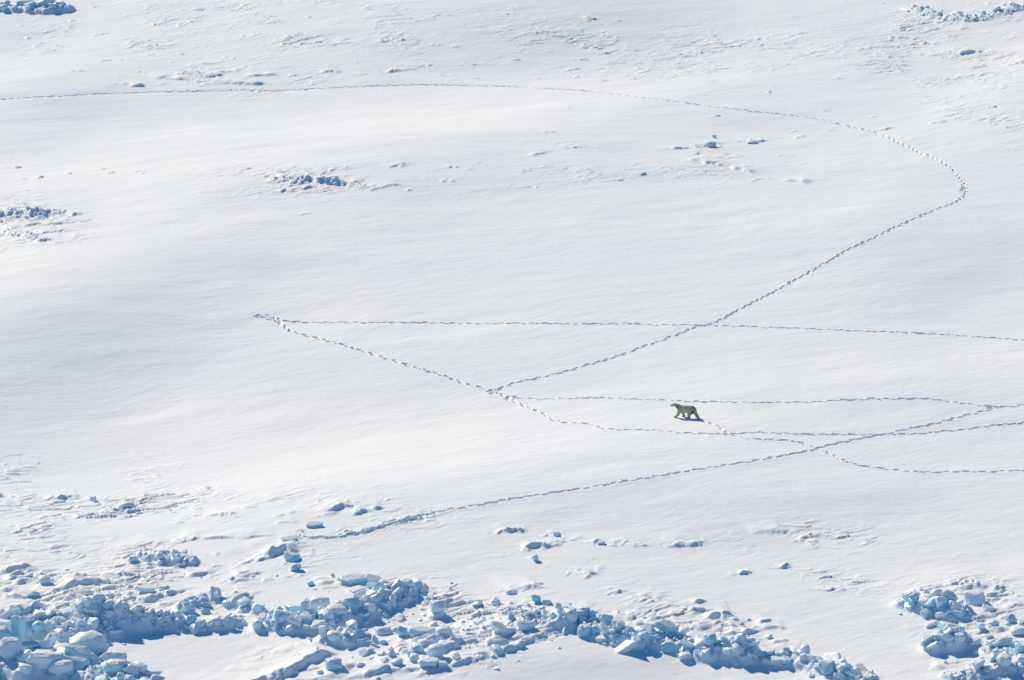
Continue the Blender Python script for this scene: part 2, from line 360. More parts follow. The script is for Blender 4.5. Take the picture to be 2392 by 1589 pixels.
ICEW = []
def height(x, y, want_ice=False):
    x = np.asarray(x, np.float64); y = np.asarray(y, np.float64)
    shp = x.shape; x = x.ravel(); y = y.ravel()
    u = x * cw + y * sw; v = -x * sw + y * cw            # u runs along the wind
    wob = vnoise(x * .11, y * .11, 4) * 1.5
    near = smooth(700, 540, y) * smooth(150, 225, y) * smooth(120, 85, np.abs(x))
    z = low_relief(x, y) + .05 * fbm(u / 9., v / 4., 2, 2)
    z += near * (.010 * fbm_st(u / 3.6, (v + wob) / 1.1, 3, 2) + .008 * fbm_st(u / 1.3, (v + wob) / .45, 5, 2))
    m = near > .01
    xm, ym, um, vm = x[m], y[m], u[m], v[m]
    zm = np.zeros(len(xm))
    px, py = pix(xm, ym)
    # wind-cut snow: small scarps and blades
    R = np.full(len(xm), .05)
    for a, b, ra, rb, k in ROUGH:
        R = np.maximum(R, k * np.exp(-(((px - a) / ra) ** 2 + ((py - b) / rb) ** 2) * 1.1))
    brk = fbm(xm / 7., ym / 7., 1, 2)
    R = R * smooth(-.55, .5, brk)
    wv = vm + .7 * vnoise(xm * .35, ym * .35, 6)
    n1 = fbm_st(um / 2.6, wv / .95, 4, 3, .55)
    n2 = fbm_st(um / 1.1 + 40, wv / .42, 1, 2, .5)
    zm += R * (.19 * smooth(.12, .26, n1) * smooth(1.2, .26, n1) + .10 * smooth(.25, .42, n2))
    zm += R * .035 * n1
    # drifts: rounded lumps with a long tail down-wind and a steep broken face towards the camera
    for (cx, cy), l, h, tw in DW:
        k = (np.abs(xm - cx) < l * 3) & (np.abs(ym - cy) < l * 3)
        if not k.any(): continue
        c, s = math.cos(WIND + tw), math.sin(WIND + tw)
        du = (xm[k] - cx) * c + (ym[k] - cy) * s; dv = -(xm[k] - cx) * s + (ym[k] - cy) * c
        du = du + .18 * l * vnoise(xm[k] * 3, ym[k] * 3, 2); dv = dv + .10 * vnoise(xm[k] * 2.5, ym[k] * 2.5, 3)
        dv = dv + .30 * vnoise(xm[k] * 1.6, ym[k] * 1.6, 4)
        a = np.where(du > 0, du / (l * .50), du / (l * 1.15))
        b = np.where(dv < 0, dv / (.07 + .05 * l), dv / (.30 + .36 * l))
        q = np.sqrt(a * a + b * b)
        bump = np.exp(-(q ** 2.2) * 1.3)
        zm[k] += .32 * h * bump * np.clip(.62 + .9 * vnoise(xm[k] * 2.0, ym[k] * 2.0, 1) + .35 * vnoise(xm[k] * 5, ym[k] * 5, 2), .05, 1.3)
    # debris lumps under snow
    D = np.zeros(len(xm))
    for a, b, ra, rb, k in DEBRIS:
        D = np.maximum(D, k * np.exp(-(((px - a) / ra) ** 2 + ((py - b) / rb) ** 2) * 1.2))
    D *= smooth(-.45, .35, fbm(xm / 3.2, ym / 3.2, 6, 2))
    k = D > .03
    if k.any():
        du = um[k] + .25 * vnoise(xm[k] * 2, ym[k] * 2, 5); dv = wv[k] + .2 * vnoise(xm[k] * 2, ym[k] * 2, 6)
        c1 = cells(du / 1.7, dv / .95, 3); c2 = cells(du / .8 + 31, dv / .55, 2)
        zm[k] += D[k] * (.62 * smooth(.52, .86, c1) * c1 + .13 * smooth(.6, .88, c2) * c2 + .06)
    ice = .35 * np.clip(D, 0, 1)
    # pressure ridges
    for r in RW:
        lo = r['P'].min(0) - r['w'] * 3; hi = r['P'].max(0) + r['w'] * 3
        k = np.where((xm > lo[0]) & (xm < hi[0]) & (ym > lo[1]) & (ym < hi[1]))[0]
        if not len(k): continue
        X, Y = xm[k], ym[k]
        best = np.full(len(k), 1e9); hh = np.zeros(len(k))
        for (qx, qy), h in zip(r['P'], r['h']):
            d = (X - qx) ** 2 + (Y - qy) ** 2
            mm = d < best
            best[mm] = d[mm]; hh[mm] = h
        d = np.sqrt(best) / r['w']
        d = d * (1 + .22 * vnoise(X * .8, Y * .8, 7))
        prof = np.exp(-(d ** 2.6) * 1.5)
        wx = X + .2 * vnoise(X * 2.3, Y * 2.3, 1); wy = Y + .2 * vnoise(X * 2.3, Y * 2.3, 2)
        ls = r['ls']
        lump = cells(wx / (ls * 1.5), wy / (ls * 1.5), 4) * .80 * ls + cells(wx / (ls * .7) + 50, wy / (ls * .7), 2) * .36 * ls
        body = hh * prof * (.80 + .30 * vnoise(X * .55, Y * .55, 3))
        ice[k] = np.maximum(ice[k], smooth(.08, .45, prof))
        zm[k] += body + lump * smooth(.04, .4, prof) + .10 * np.exp(-d * d * .5)
    # broken snow edges
    for P_, drop, fade, ss, L in LW:
        if drop < .6: fade = min(fade, L * .42)
        lo = P_.min(0) - fade * 2; hi = P_.max(0) + fade * 2
        k = np.where((xm > lo[0]) & (xm < hi[0]) & (ym > lo[1]) & (ym < hi[1]))[0]
        if not len(k): continue
        X, Y = xm[k], ym[k]
        best = np.full(len(k), 1e9); sg = np.zeros(len(k)); sp = np.zeros(len(k))
        T = np.gradient(P_, axis=0); T /= np.hypot(T[:, 0], T[:, 1])[:, None]
        for (qx, qy), (tx, ty), s_ in zip(P_, T, ss):
            d = (X - qx) ** 2 + (Y - qy) ** 2
            mm = d < best
            best[mm] = d[mm]; sg[mm] = (-(X[mm] - qx) * ty + (Y[mm] - qy) * tx); sp[mm] = s_ + (X[mm] - qx) * tx + (Y[mm] - qy) * ty
        sd_ = sg     # + is away from the camera for a line drawn left to right
        e = min(1.6, L * .3)
        taper = smooth(L, L - e, sp) * (1 if drop > .6 else smooth(0, e, sp))
        if drop < .6: taper = taper * (.70 + .5 * vnoise(X * .9, Y * .9, 6))
        sd_ = sd_ + .24 * vnoise(X * 1.7, Y * 1.7, 3) + .03 * vnoise(X * 6, Y * 6, 4)
        step = drop * smooth(-.32 - .3 * drop, .10, sd_) * np.exp(-np.clip(sd_, 0, None) / fade)
        zm[k] += taper * step
    z[m] += zm * near[m]
    if want_ice:
        ic = np.zeros(len(x)); ic[m] = ice
        return z.reshape(shp), ic.reshape(shp)
    return z.reshape(shp)

# ------------------------------------------------------------------ trails of paw prints
TRAILS = [
    ('long looping trail of paw prints curving across the far snow and back to the centre',
     [(-60, 237), (0, 233), (130, 225), (300, 217), (470, 214), (640, 211), (800, 205), (960, 199), (1100, 200), (1250, 205), (1400, 215), (1500, 228), (1620, 242), (1760, 261), (1880, 274), (1960, 290), (2040, 310), (2120, 343),
      (2200, 378), (2235, 405), (2252, 435), (2250, 457), (2230, 475), (2180, 492), (2130, 515), (2060, 548), (1980, 585), (1900, 630), (1820, 675), (1740, 715), (1670, 752), (1620, 765), (1560, 790), (1460, 825), (1380, 852), (1280, 878), (1210, 893), (1175, 905), (1150, 915)]),
    ('trail of paw prints running down from the left hook, then right below the bear',
     [(592, 740), (620, 740), (645, 747), (660, 757), (685, 775), (740, 790), (830, 815), (920, 845), (1000, 868), (1080, 893), (1130, 905), (1157, 916), (1190, 931), (1230, 952), (1270, 970), (1300, 984), (1370, 990), (1420, 1003), (1500, 1005),
      (1590, 1011), (1700, 1014), (1760, 1011), (1850, 1015), (1960, 1016), (2060, 1015), (2150, 1013), (2230, 1005), (2300, 996), (2392, 988), (2460, 982)]),
    ('straight thin trail of paw prints from the left hook to the right edge',
     [(662, 749), (720, 753), (880, 754), (1050, 755), (1200, 756), (1400, 757), (1600, 759), (1750, 762), (1900, 768), (2100, 777), (2250, 786), (2392, 797), (2460, 802)]),
    ('near level trail of paw prints passing just above the bear',
     [(1195, 928), (1250, 933), (1420, 931), (1560, 936), (1690, 940), (1850, 940), (1980, 935), (2080, 933), (2160, 932), (2240, 941), (2330, 952), (2392, 946), (2460, 940)]),
    ('fresh trail of paw prints leading up to the bear from the lower right',
     [(1628, 981), (1650, 987), (1680, 995), (1710, 1012), (1750, 1025), (1800, 1028), (1850, 1030), (1880, 1038), (1910, 1050), (1940, 1060), (1965, 1072), (2000, 1085), (2050, 1094), (2150, 1104), (2250, 1104), (2392, 1101), (2460, 1100)]),
    ('long diagonal trail of paw prints rising from the lower left rubble to the right',
     [(706, 1240), (706, 1256), (740, 1258), (790, 1256), (880, 1235), (960, 1212), (1020, 1197), (1100, 1183), (1200, 1166), (1310, 1150), (1420, 1132), (1500, 1119), (1620, 1099), (1740, 1081), (1850, 1062), (1915, 1048), (1990, 1030), (2060, 1015),
      (2140, 998), (2200, 985), (2270, 968), (2325, 954), (2345, 949)]),
]
def catmull(p, n=10):
    p = np.array(p, float); q = [p[0] * 2 - p[1], *p, p[-1] * 2 - p[-2]]
    out = []
    for i in range(1, len(q) - 2):
        for t in np.linspace(0, 1, n, endpoint=False):
            out.append(.5 * (2 * q[i] + (q[i + 1] - q[i - 1]) * t + (2 * q[i - 1] - 5 * q[i] + 4 * q[i + 1] - q[i + 2]) * t * t + (3 * q[i] - q[i - 1] - 3 * q[i + 1] + q[i + 2]) * t ** 3))
    out.append(p[-1]); return np.array(out)
trails = []
HALF = .85
for ti, (lab, pl) in enumerate(TRAILS):
    c = catmull(pl); wx, wy = at(c[:, 0], c[:, 1]); pts = np.stack([wx, wy], 1)
    # even the direction out so that the strip does not fold
    seg = np.hypot(*np.diff(pts, axis=0).T); s = np.concatenate([[0], np.cumsum(seg)])
    ss = np.arange(0, s[-1], .05)
    X = np.interp(ss, s, pts[:, 0]); Y = np.interp(ss, s, pts[:, 1])
    ker = np.hanning(41); ker /= ker.sum()
    pad = 20
    X = np.convolve(np.pad(X, pad, mode='reflect', reflect_type='odd'), ker, 'valid'); Y = np.convolve(np.pad(Y, pad, mode='reflect', reflect_type='odd'), ker, 'valid')
    X = X + .10 * vnoise(ss / 2.1, ss * 0 + ti * 7.7, 2); Y = Y + .16 * vnoise(ss / 2.6, ss * 0 + ti * 3.1, 5)
    C_ = np.stack([X, Y], 1); T = np.gradient(C_, axis=0); T /= np.hypot(T[:, 0], T[:, 1])[:, None]
    Nn = np.stack([-T[:, 1], T[:, 0]], 1)
    trails.append(dict(label=lab, C=C_, N=Nn, T=T, s=ss))
TR = np.random.default_rng(77)
prints = []     # x, y, tx, ty, half length, half width, depth, trail, s
for ti, t in enumerate(trails):
    s = .3; side = 1
    far = ti == 0
    while s < t['s'][-1] - .2:
        i = int(s / .05)
        c, n, tt = t['C'][i], t['N'][i], t['T'][i]
        off = side * TR.uniform(.05, .14) * (1.6 if ti == 0 and 62 < s < 125 else 1)
        k = TR.uniform(.7, 1.3); deep = TR.uniform(.07, .24) * (1.15 if side > 0 else .8)
        p = c + n * off
        prints.append((p[0], p[1], tt[0], tt[1], 0.26 * k, .12 * k, deep * (1.3 if ti == 5 else 1.1) * (.95 + .25 * math.sin(s * .9 + ti) * math.sin(s * .37)), ti, s))
        if TR.random() < .8:      # the paw drags on out of the print
            q = p + tt * TR.uniform(.2, .4) * (1 if ti not in (4,) else -1)
            prints.append((q[0], q[1], tt[0], tt[1], TR.uniform(.18, .42), .05, TR.uniform(.05, .13), ti, s))
        if TR.random() < .25:       # kicked-out crumbs
            q = p + n * side * TR.uniform(.16, .42) + tt * TR.uniform(-.3, .3)
            prints.append((q[0], q[1], tt[0], tt[1], TR.uniform(.05, .1), TR.uniform(.04, .08), -TR.uniform(.03, .08), ti, s))
        s += TR.uniform(.42, .86); side = -side
# trampled places where the bear turned or trails meet
for (a, b, ti, n, rad) in ((603, 740, 1, 8, .9), (640, 748, 1, 8, .8), (1157, 915, 1, 14, .8), (1190, 930, 1, 8, .6), (2235, 445, 0, 22, 1.6), (2325, 954, 3, 12, .8), (1000, 1201, 5, 10, 1.2)):
    x, y = Pt(a, b); t = trails[ti]
    i = int(np.hypot(t['C'][:, 0] - x, t['C'][:, 1] - y).argmin())
    for _ in range(n):
        j = int(min(max(i + TR.uniform(-rad, rad) / .05, 6), len(t['C']) - 6)); p = t['C'][j] + t['N'][j] * TR.uniform(-.5, .5); an = TR.uniform(0, 6.28)
        prints.append((p[0], p[1], math.cos(an), math.sin(an), TR.uniform(.12, .26), TR.uniform(.07, .12), TR.uniform(.06, .18), ti, j * .05))
# ribbons of trodden snow
dd = np.concatenate([np.linspace(-HALF, -.5, 8)[:-1], np.linspace(-.5, .5, 31), np.linspace(.5, HALF, 8)[1:]])
for ti, t in enumerate(trails):
    A = t['C'][:, None, :] + t['N'][:, None, :] * dd[None, :, None]
    t['A'] = A
    t['dz'] = np.zeros(A.shape[:2])
def press(X, Y, p):
    dx = X - p[0]; dy = Y - p[1]
    a = (dx * p[2] + dy * p[3]) / p[4]; b = (-dx * p[3] + dy * p[2]) / p[5]
    q = np.sqrt(a * a + b * b)
    if p[6] < 0: return -p[6] * np.exp(-q ** 2)
    return -p[6] * np.exp(-(q ** 4)) + .07 * p[6] * np.exp(-((q - 1.45) / .35) ** 2)
for ti, t in enumerate(trails):
    cc = t['C']
    for p in prints:
        if p[7] == ti:
            i0 = max(0, int((p[8] - 1.3) / .05)); i1 = min(len(cc), int((p[8] + 1.3) / .05))
            X = t['A'][i0:i1, :, 0]; Y = t['A'][i0:i1, :, 1]
            t['dz'][i0:i1] += press(X, Y, p)
        else:
            d = np.hypot(cc[:, 0] - p[0], cc[:, 1] - p[1])
            idx = np.where(d < 1.6)[0]
            if len(idx):
                i0, i1 = idx[0], idx[-1] + 1
                t['dz'][i0:i1] += press(t['A'][i0:i1, :, 0], t['A'][i0:i1, :, 1], p)
for ti, t in enumerate(trails):
    X = t['A'][..., 0]; Y = t['A'][..., 1]
    z = height(X, Y) + np.clip(t['dz'], -.30, .12) * smooth(HALF, .6, np.abs(dd))[None, :]
    z += .003 + .0015 * ti
    z += .012 * vnoise(X * 7, Y * 7, 2) * smooth(.45, .1, np.abs(dd))[None, :]
    z -= .09 * smooth(.66, HALF, np.abs(dd))[None, :]
    e = np.minimum(t['s'], t['s'][-1] - t['s']); z -= .09 * smooth(.14, 0, e)[:, None]
    V = np.stack([X, Y, z], -1).reshape(-1, 3)
    o = mesh_obj('footprint_trail', V, grid_faces(*X.shape)[:, ::-1], SNOW)
    tag(o, t['label'], 'animal tracks', 'trails of bear paw prints in the snow')

# ------------------------------------------------------------------ the snow field
YF0, YF1, NR = 238., 530., 2150
TF, NC = .158, 1500
rows = np.exp(np.linspace(math.log(YF0), math.log(YF1), NR))
pre = np.array([2, 40, 90, 130, 165, 190, 205, 215, 222, 227, 231, 234, 236])
stepv = (rows[-1] - rows[-2]); post = []; yv = rows[-1]
while yv < 9000:
    stepv *= 1.25; yv += stepv; post.append(yv)
rows = np.concatenate([pre, rows, post])
tt_ = np.linspace(-TF, TF, NC)
side_t = []; st = tt_[1] - tt_[0]; v = TF
while v < 6:
    st *= 1.35; v += st; side_t.append(v)
cols = np.concatenate([-np.array(side_t)[::-1], tt_, side_t])
nr, nc = len(rows), len(cols)
low = np.zeros((nr, nc), np.float32)
r_fine = np.log(YF1 / YF0) / (NR - 1)
for t in trails:
    e_all = np.minimum(t['s'], t['s'][-1] - t['s'])
    for k in range(0, len(t['C']), 3):
        x, y = t['C'][k]
        if not (YF0 + 2 < y < YF1 - 2): continue
        i0 = int(math.log((y - .75) / YF0) / r_fine) + len(pre); i1 = int(math.log((y + .75) / YF0) / r_fine) + len(pre) + 2
        j0 = int(((x - .75) / y + TF) / (tt_[1] - tt_[0])) + len(side_t) - 1; j1 = int(((x + .75) / y + TF) / (tt_[1] - tt_[0])) + len(side_t) + 2
        j0 = max(j0, 0); j1 = min(j1, nc)
        if j0 >= j1: continue
        yy = rows[i0:i1, None]; xx = yy * cols[None, j0:j1]
        d = np.hypot(xx - x, yy - y)
        low[i0:i1, j0:j1] = np.maximum(low[i0:i1, j0:j1], smooth(.62, .42, d) * smooth(.3, .8, e_all[k]))
IC = np.zeros((nr, nc), np.float32); Z = np.zeros((nr, nc), np.float32); X = rows[:, None] * cols[None, :]; Yg = np.repeat(rows[:, None], nc, 1)
for a in range(0, nr, 300):
    Z[a:a + 300], IC[a:a + 300] = height(X[a:a + 300], Yg[a:a + 300], True)
Z -= .42 * low
V = np.stack([X, Yg, Z], -1).reshape(-1, 3)
ground = mesh_obj('snow_field', V, grid_faces(nr, nc), SNOW)
atr = ground.data.attributes.new('ice', 'FLOAT', 'POINT'); atr.data.foreach_set('value', IC.ravel())
tag(ground, 'wind-packed white snow covering the sea ice', None, None, 'structure')
del X, Yg, Z, V, low

# ------------------------------------------------------------------ ice blocks: a small library of broken shapes
def rough_mesh(name, bm, cuts, rounds, amp, seed):
    bmesh.ops.triangulate(bm, faces=bm.faces)
    for _ in range(cuts):
        bmesh.ops.subdivide_edges(bm, edges=bm.edges, cuts=1, use_grid_fill=True)
    for _ in range(rounds):
        bmesh.ops.smooth_vert(bm, verts=bm.verts, factor=.5, use_axis_x=True, use_axis_y=True, use_axis_z=True)
    off = Vector((seed * 3.7, seed * 1.3, seed * 2.1))
    for v in bm.verts:
        d = v.co.normalized() if v.co.length > 1e-6 else Vector((0, 0, 1))
        v.co += d * amp * (mnoise.noise(v.co * 2.6 + off) + .5 * mnoise.noise(v.co * 6 + off))
    bmesh.ops.recalc_face_normals(bm, faces=bm.faces)
    me = bpy.data.meshes.new(name); bm.to_mesh(me); bm.free()
    for p in me.polygons: p.use_smooth = True
    # unit box, origin at the middle of the base
    co = np.empty(len(me.vertices) * 3, np.float32); me.vertices.foreach_get('co', co); co = co.reshape(-1, 3)
    lo, hi = co.min(0), co.max(0)
    co = (co - (lo + hi) / 2) / (hi - lo)
    me.vertices.foreach_set('co', co.ravel()); me.update()
    return me
def hull_shape(kind, seed):
    r = random.Random(seed)
    bm = bmesh.new()
    if kind == 'chunk':
        for i in range(13):
            v = Vector((r.uniform(-1, 1), r.uniform(-1, 1), r.uniform(-1, 1)))
            m = max(abs(c) for c in v); v = v / m * r.uniform(.75, 1)
            bm.verts.new(v)
    elif kind == 'slab':
        n = r.choice([4, 5, 5, 6]); a0 = r.uniform(0, 6)
        for i in range(n):
            a = a0 + (i + r.uniform(-.25, .25)) * 2 * math.pi / n; q = r.uniform(.8, 1.1)
            for z in (-.5, .5):
                bm.verts.new((math.cos(a) * q + r.uniform(-.06, .06), math.sin(a) * q + r.uniform(-.06, .06), z + r.uniform(-.06, .06)))
    else:
        for i in range(30):
            v = Vector((r.gauss(0, 1), r.gauss(0, 1), r.gauss(0, 1))).normalized()
            v = Vector([math.copysign(abs(c) ** .75, c) for c in v]) * r.uniform(.85, 1)
            bm.verts.new(v)
    res = bmesh.ops.convex_hull(bm, input=bm.verts)
    bmesh.ops.delete(bm, geom=list({g for g in res['geom_interior'] + res['geom_unused'] if isinstance(g, bmesh.types.BMVert)}), context='VERTS')
    return bm
LIB = {}
for kind, n, cuts, rounds, amp in (('chunk', 11, 3, 2, .07), ('slab', 10, 3, 1, .03), ('round', 8, 2, 2, .12)):
    for i in range(n):
        src = hull_shape(kind, 100 * len(kind) + i)
        me = rough_mesh('ice_block', src, cuts, rounds, amp, i + len(kind))
        me2 = me.copy()
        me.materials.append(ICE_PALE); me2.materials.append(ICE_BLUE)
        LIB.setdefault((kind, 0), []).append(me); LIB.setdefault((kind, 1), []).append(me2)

blocks = []      # dict(mesh, loc, rot, scale, kind, blue, ridge, size)
def hgt(x, y): return float(height(np.array([x]), np.array([y]))[0])
def put(px, py, w, d, h, kind='chunk', blue=0, rz=0, tx=0, ty=0, sink=.2, label=None, ridge=None, world=None, z=None, variant=None):
    """w, d, h in metres; px, py is where the middle of its foot stands in the photograph"""
    x, y = world if world is not None else Pt(px, py)
    lib = LIB[(kind, blue)]
    me = lib[random.randrange(len(lib)) if variant is None else variant % len(lib)]
    rot = Matrix.Rotation(rz, 3, 'Z') @ Matrix.Rotation(tx, 3, 'X') @ Matrix.Rotation(ty, 3, 'Y')
    S = Vector((w, d, h))
    hz = .5 * math.sqrt(sum((rot[2][i] * S[i]) ** 2 for i in range(3)))
    blocks.append(dict(me=me, x=x, y=y, hz=hz, sink=sink, rot=rot, S=S, kind=kind, blue=blue, ridge=ridge, label=label, z=z, px=px, py=py, size=max(w * h, w * d * .5)))

R = math.radians
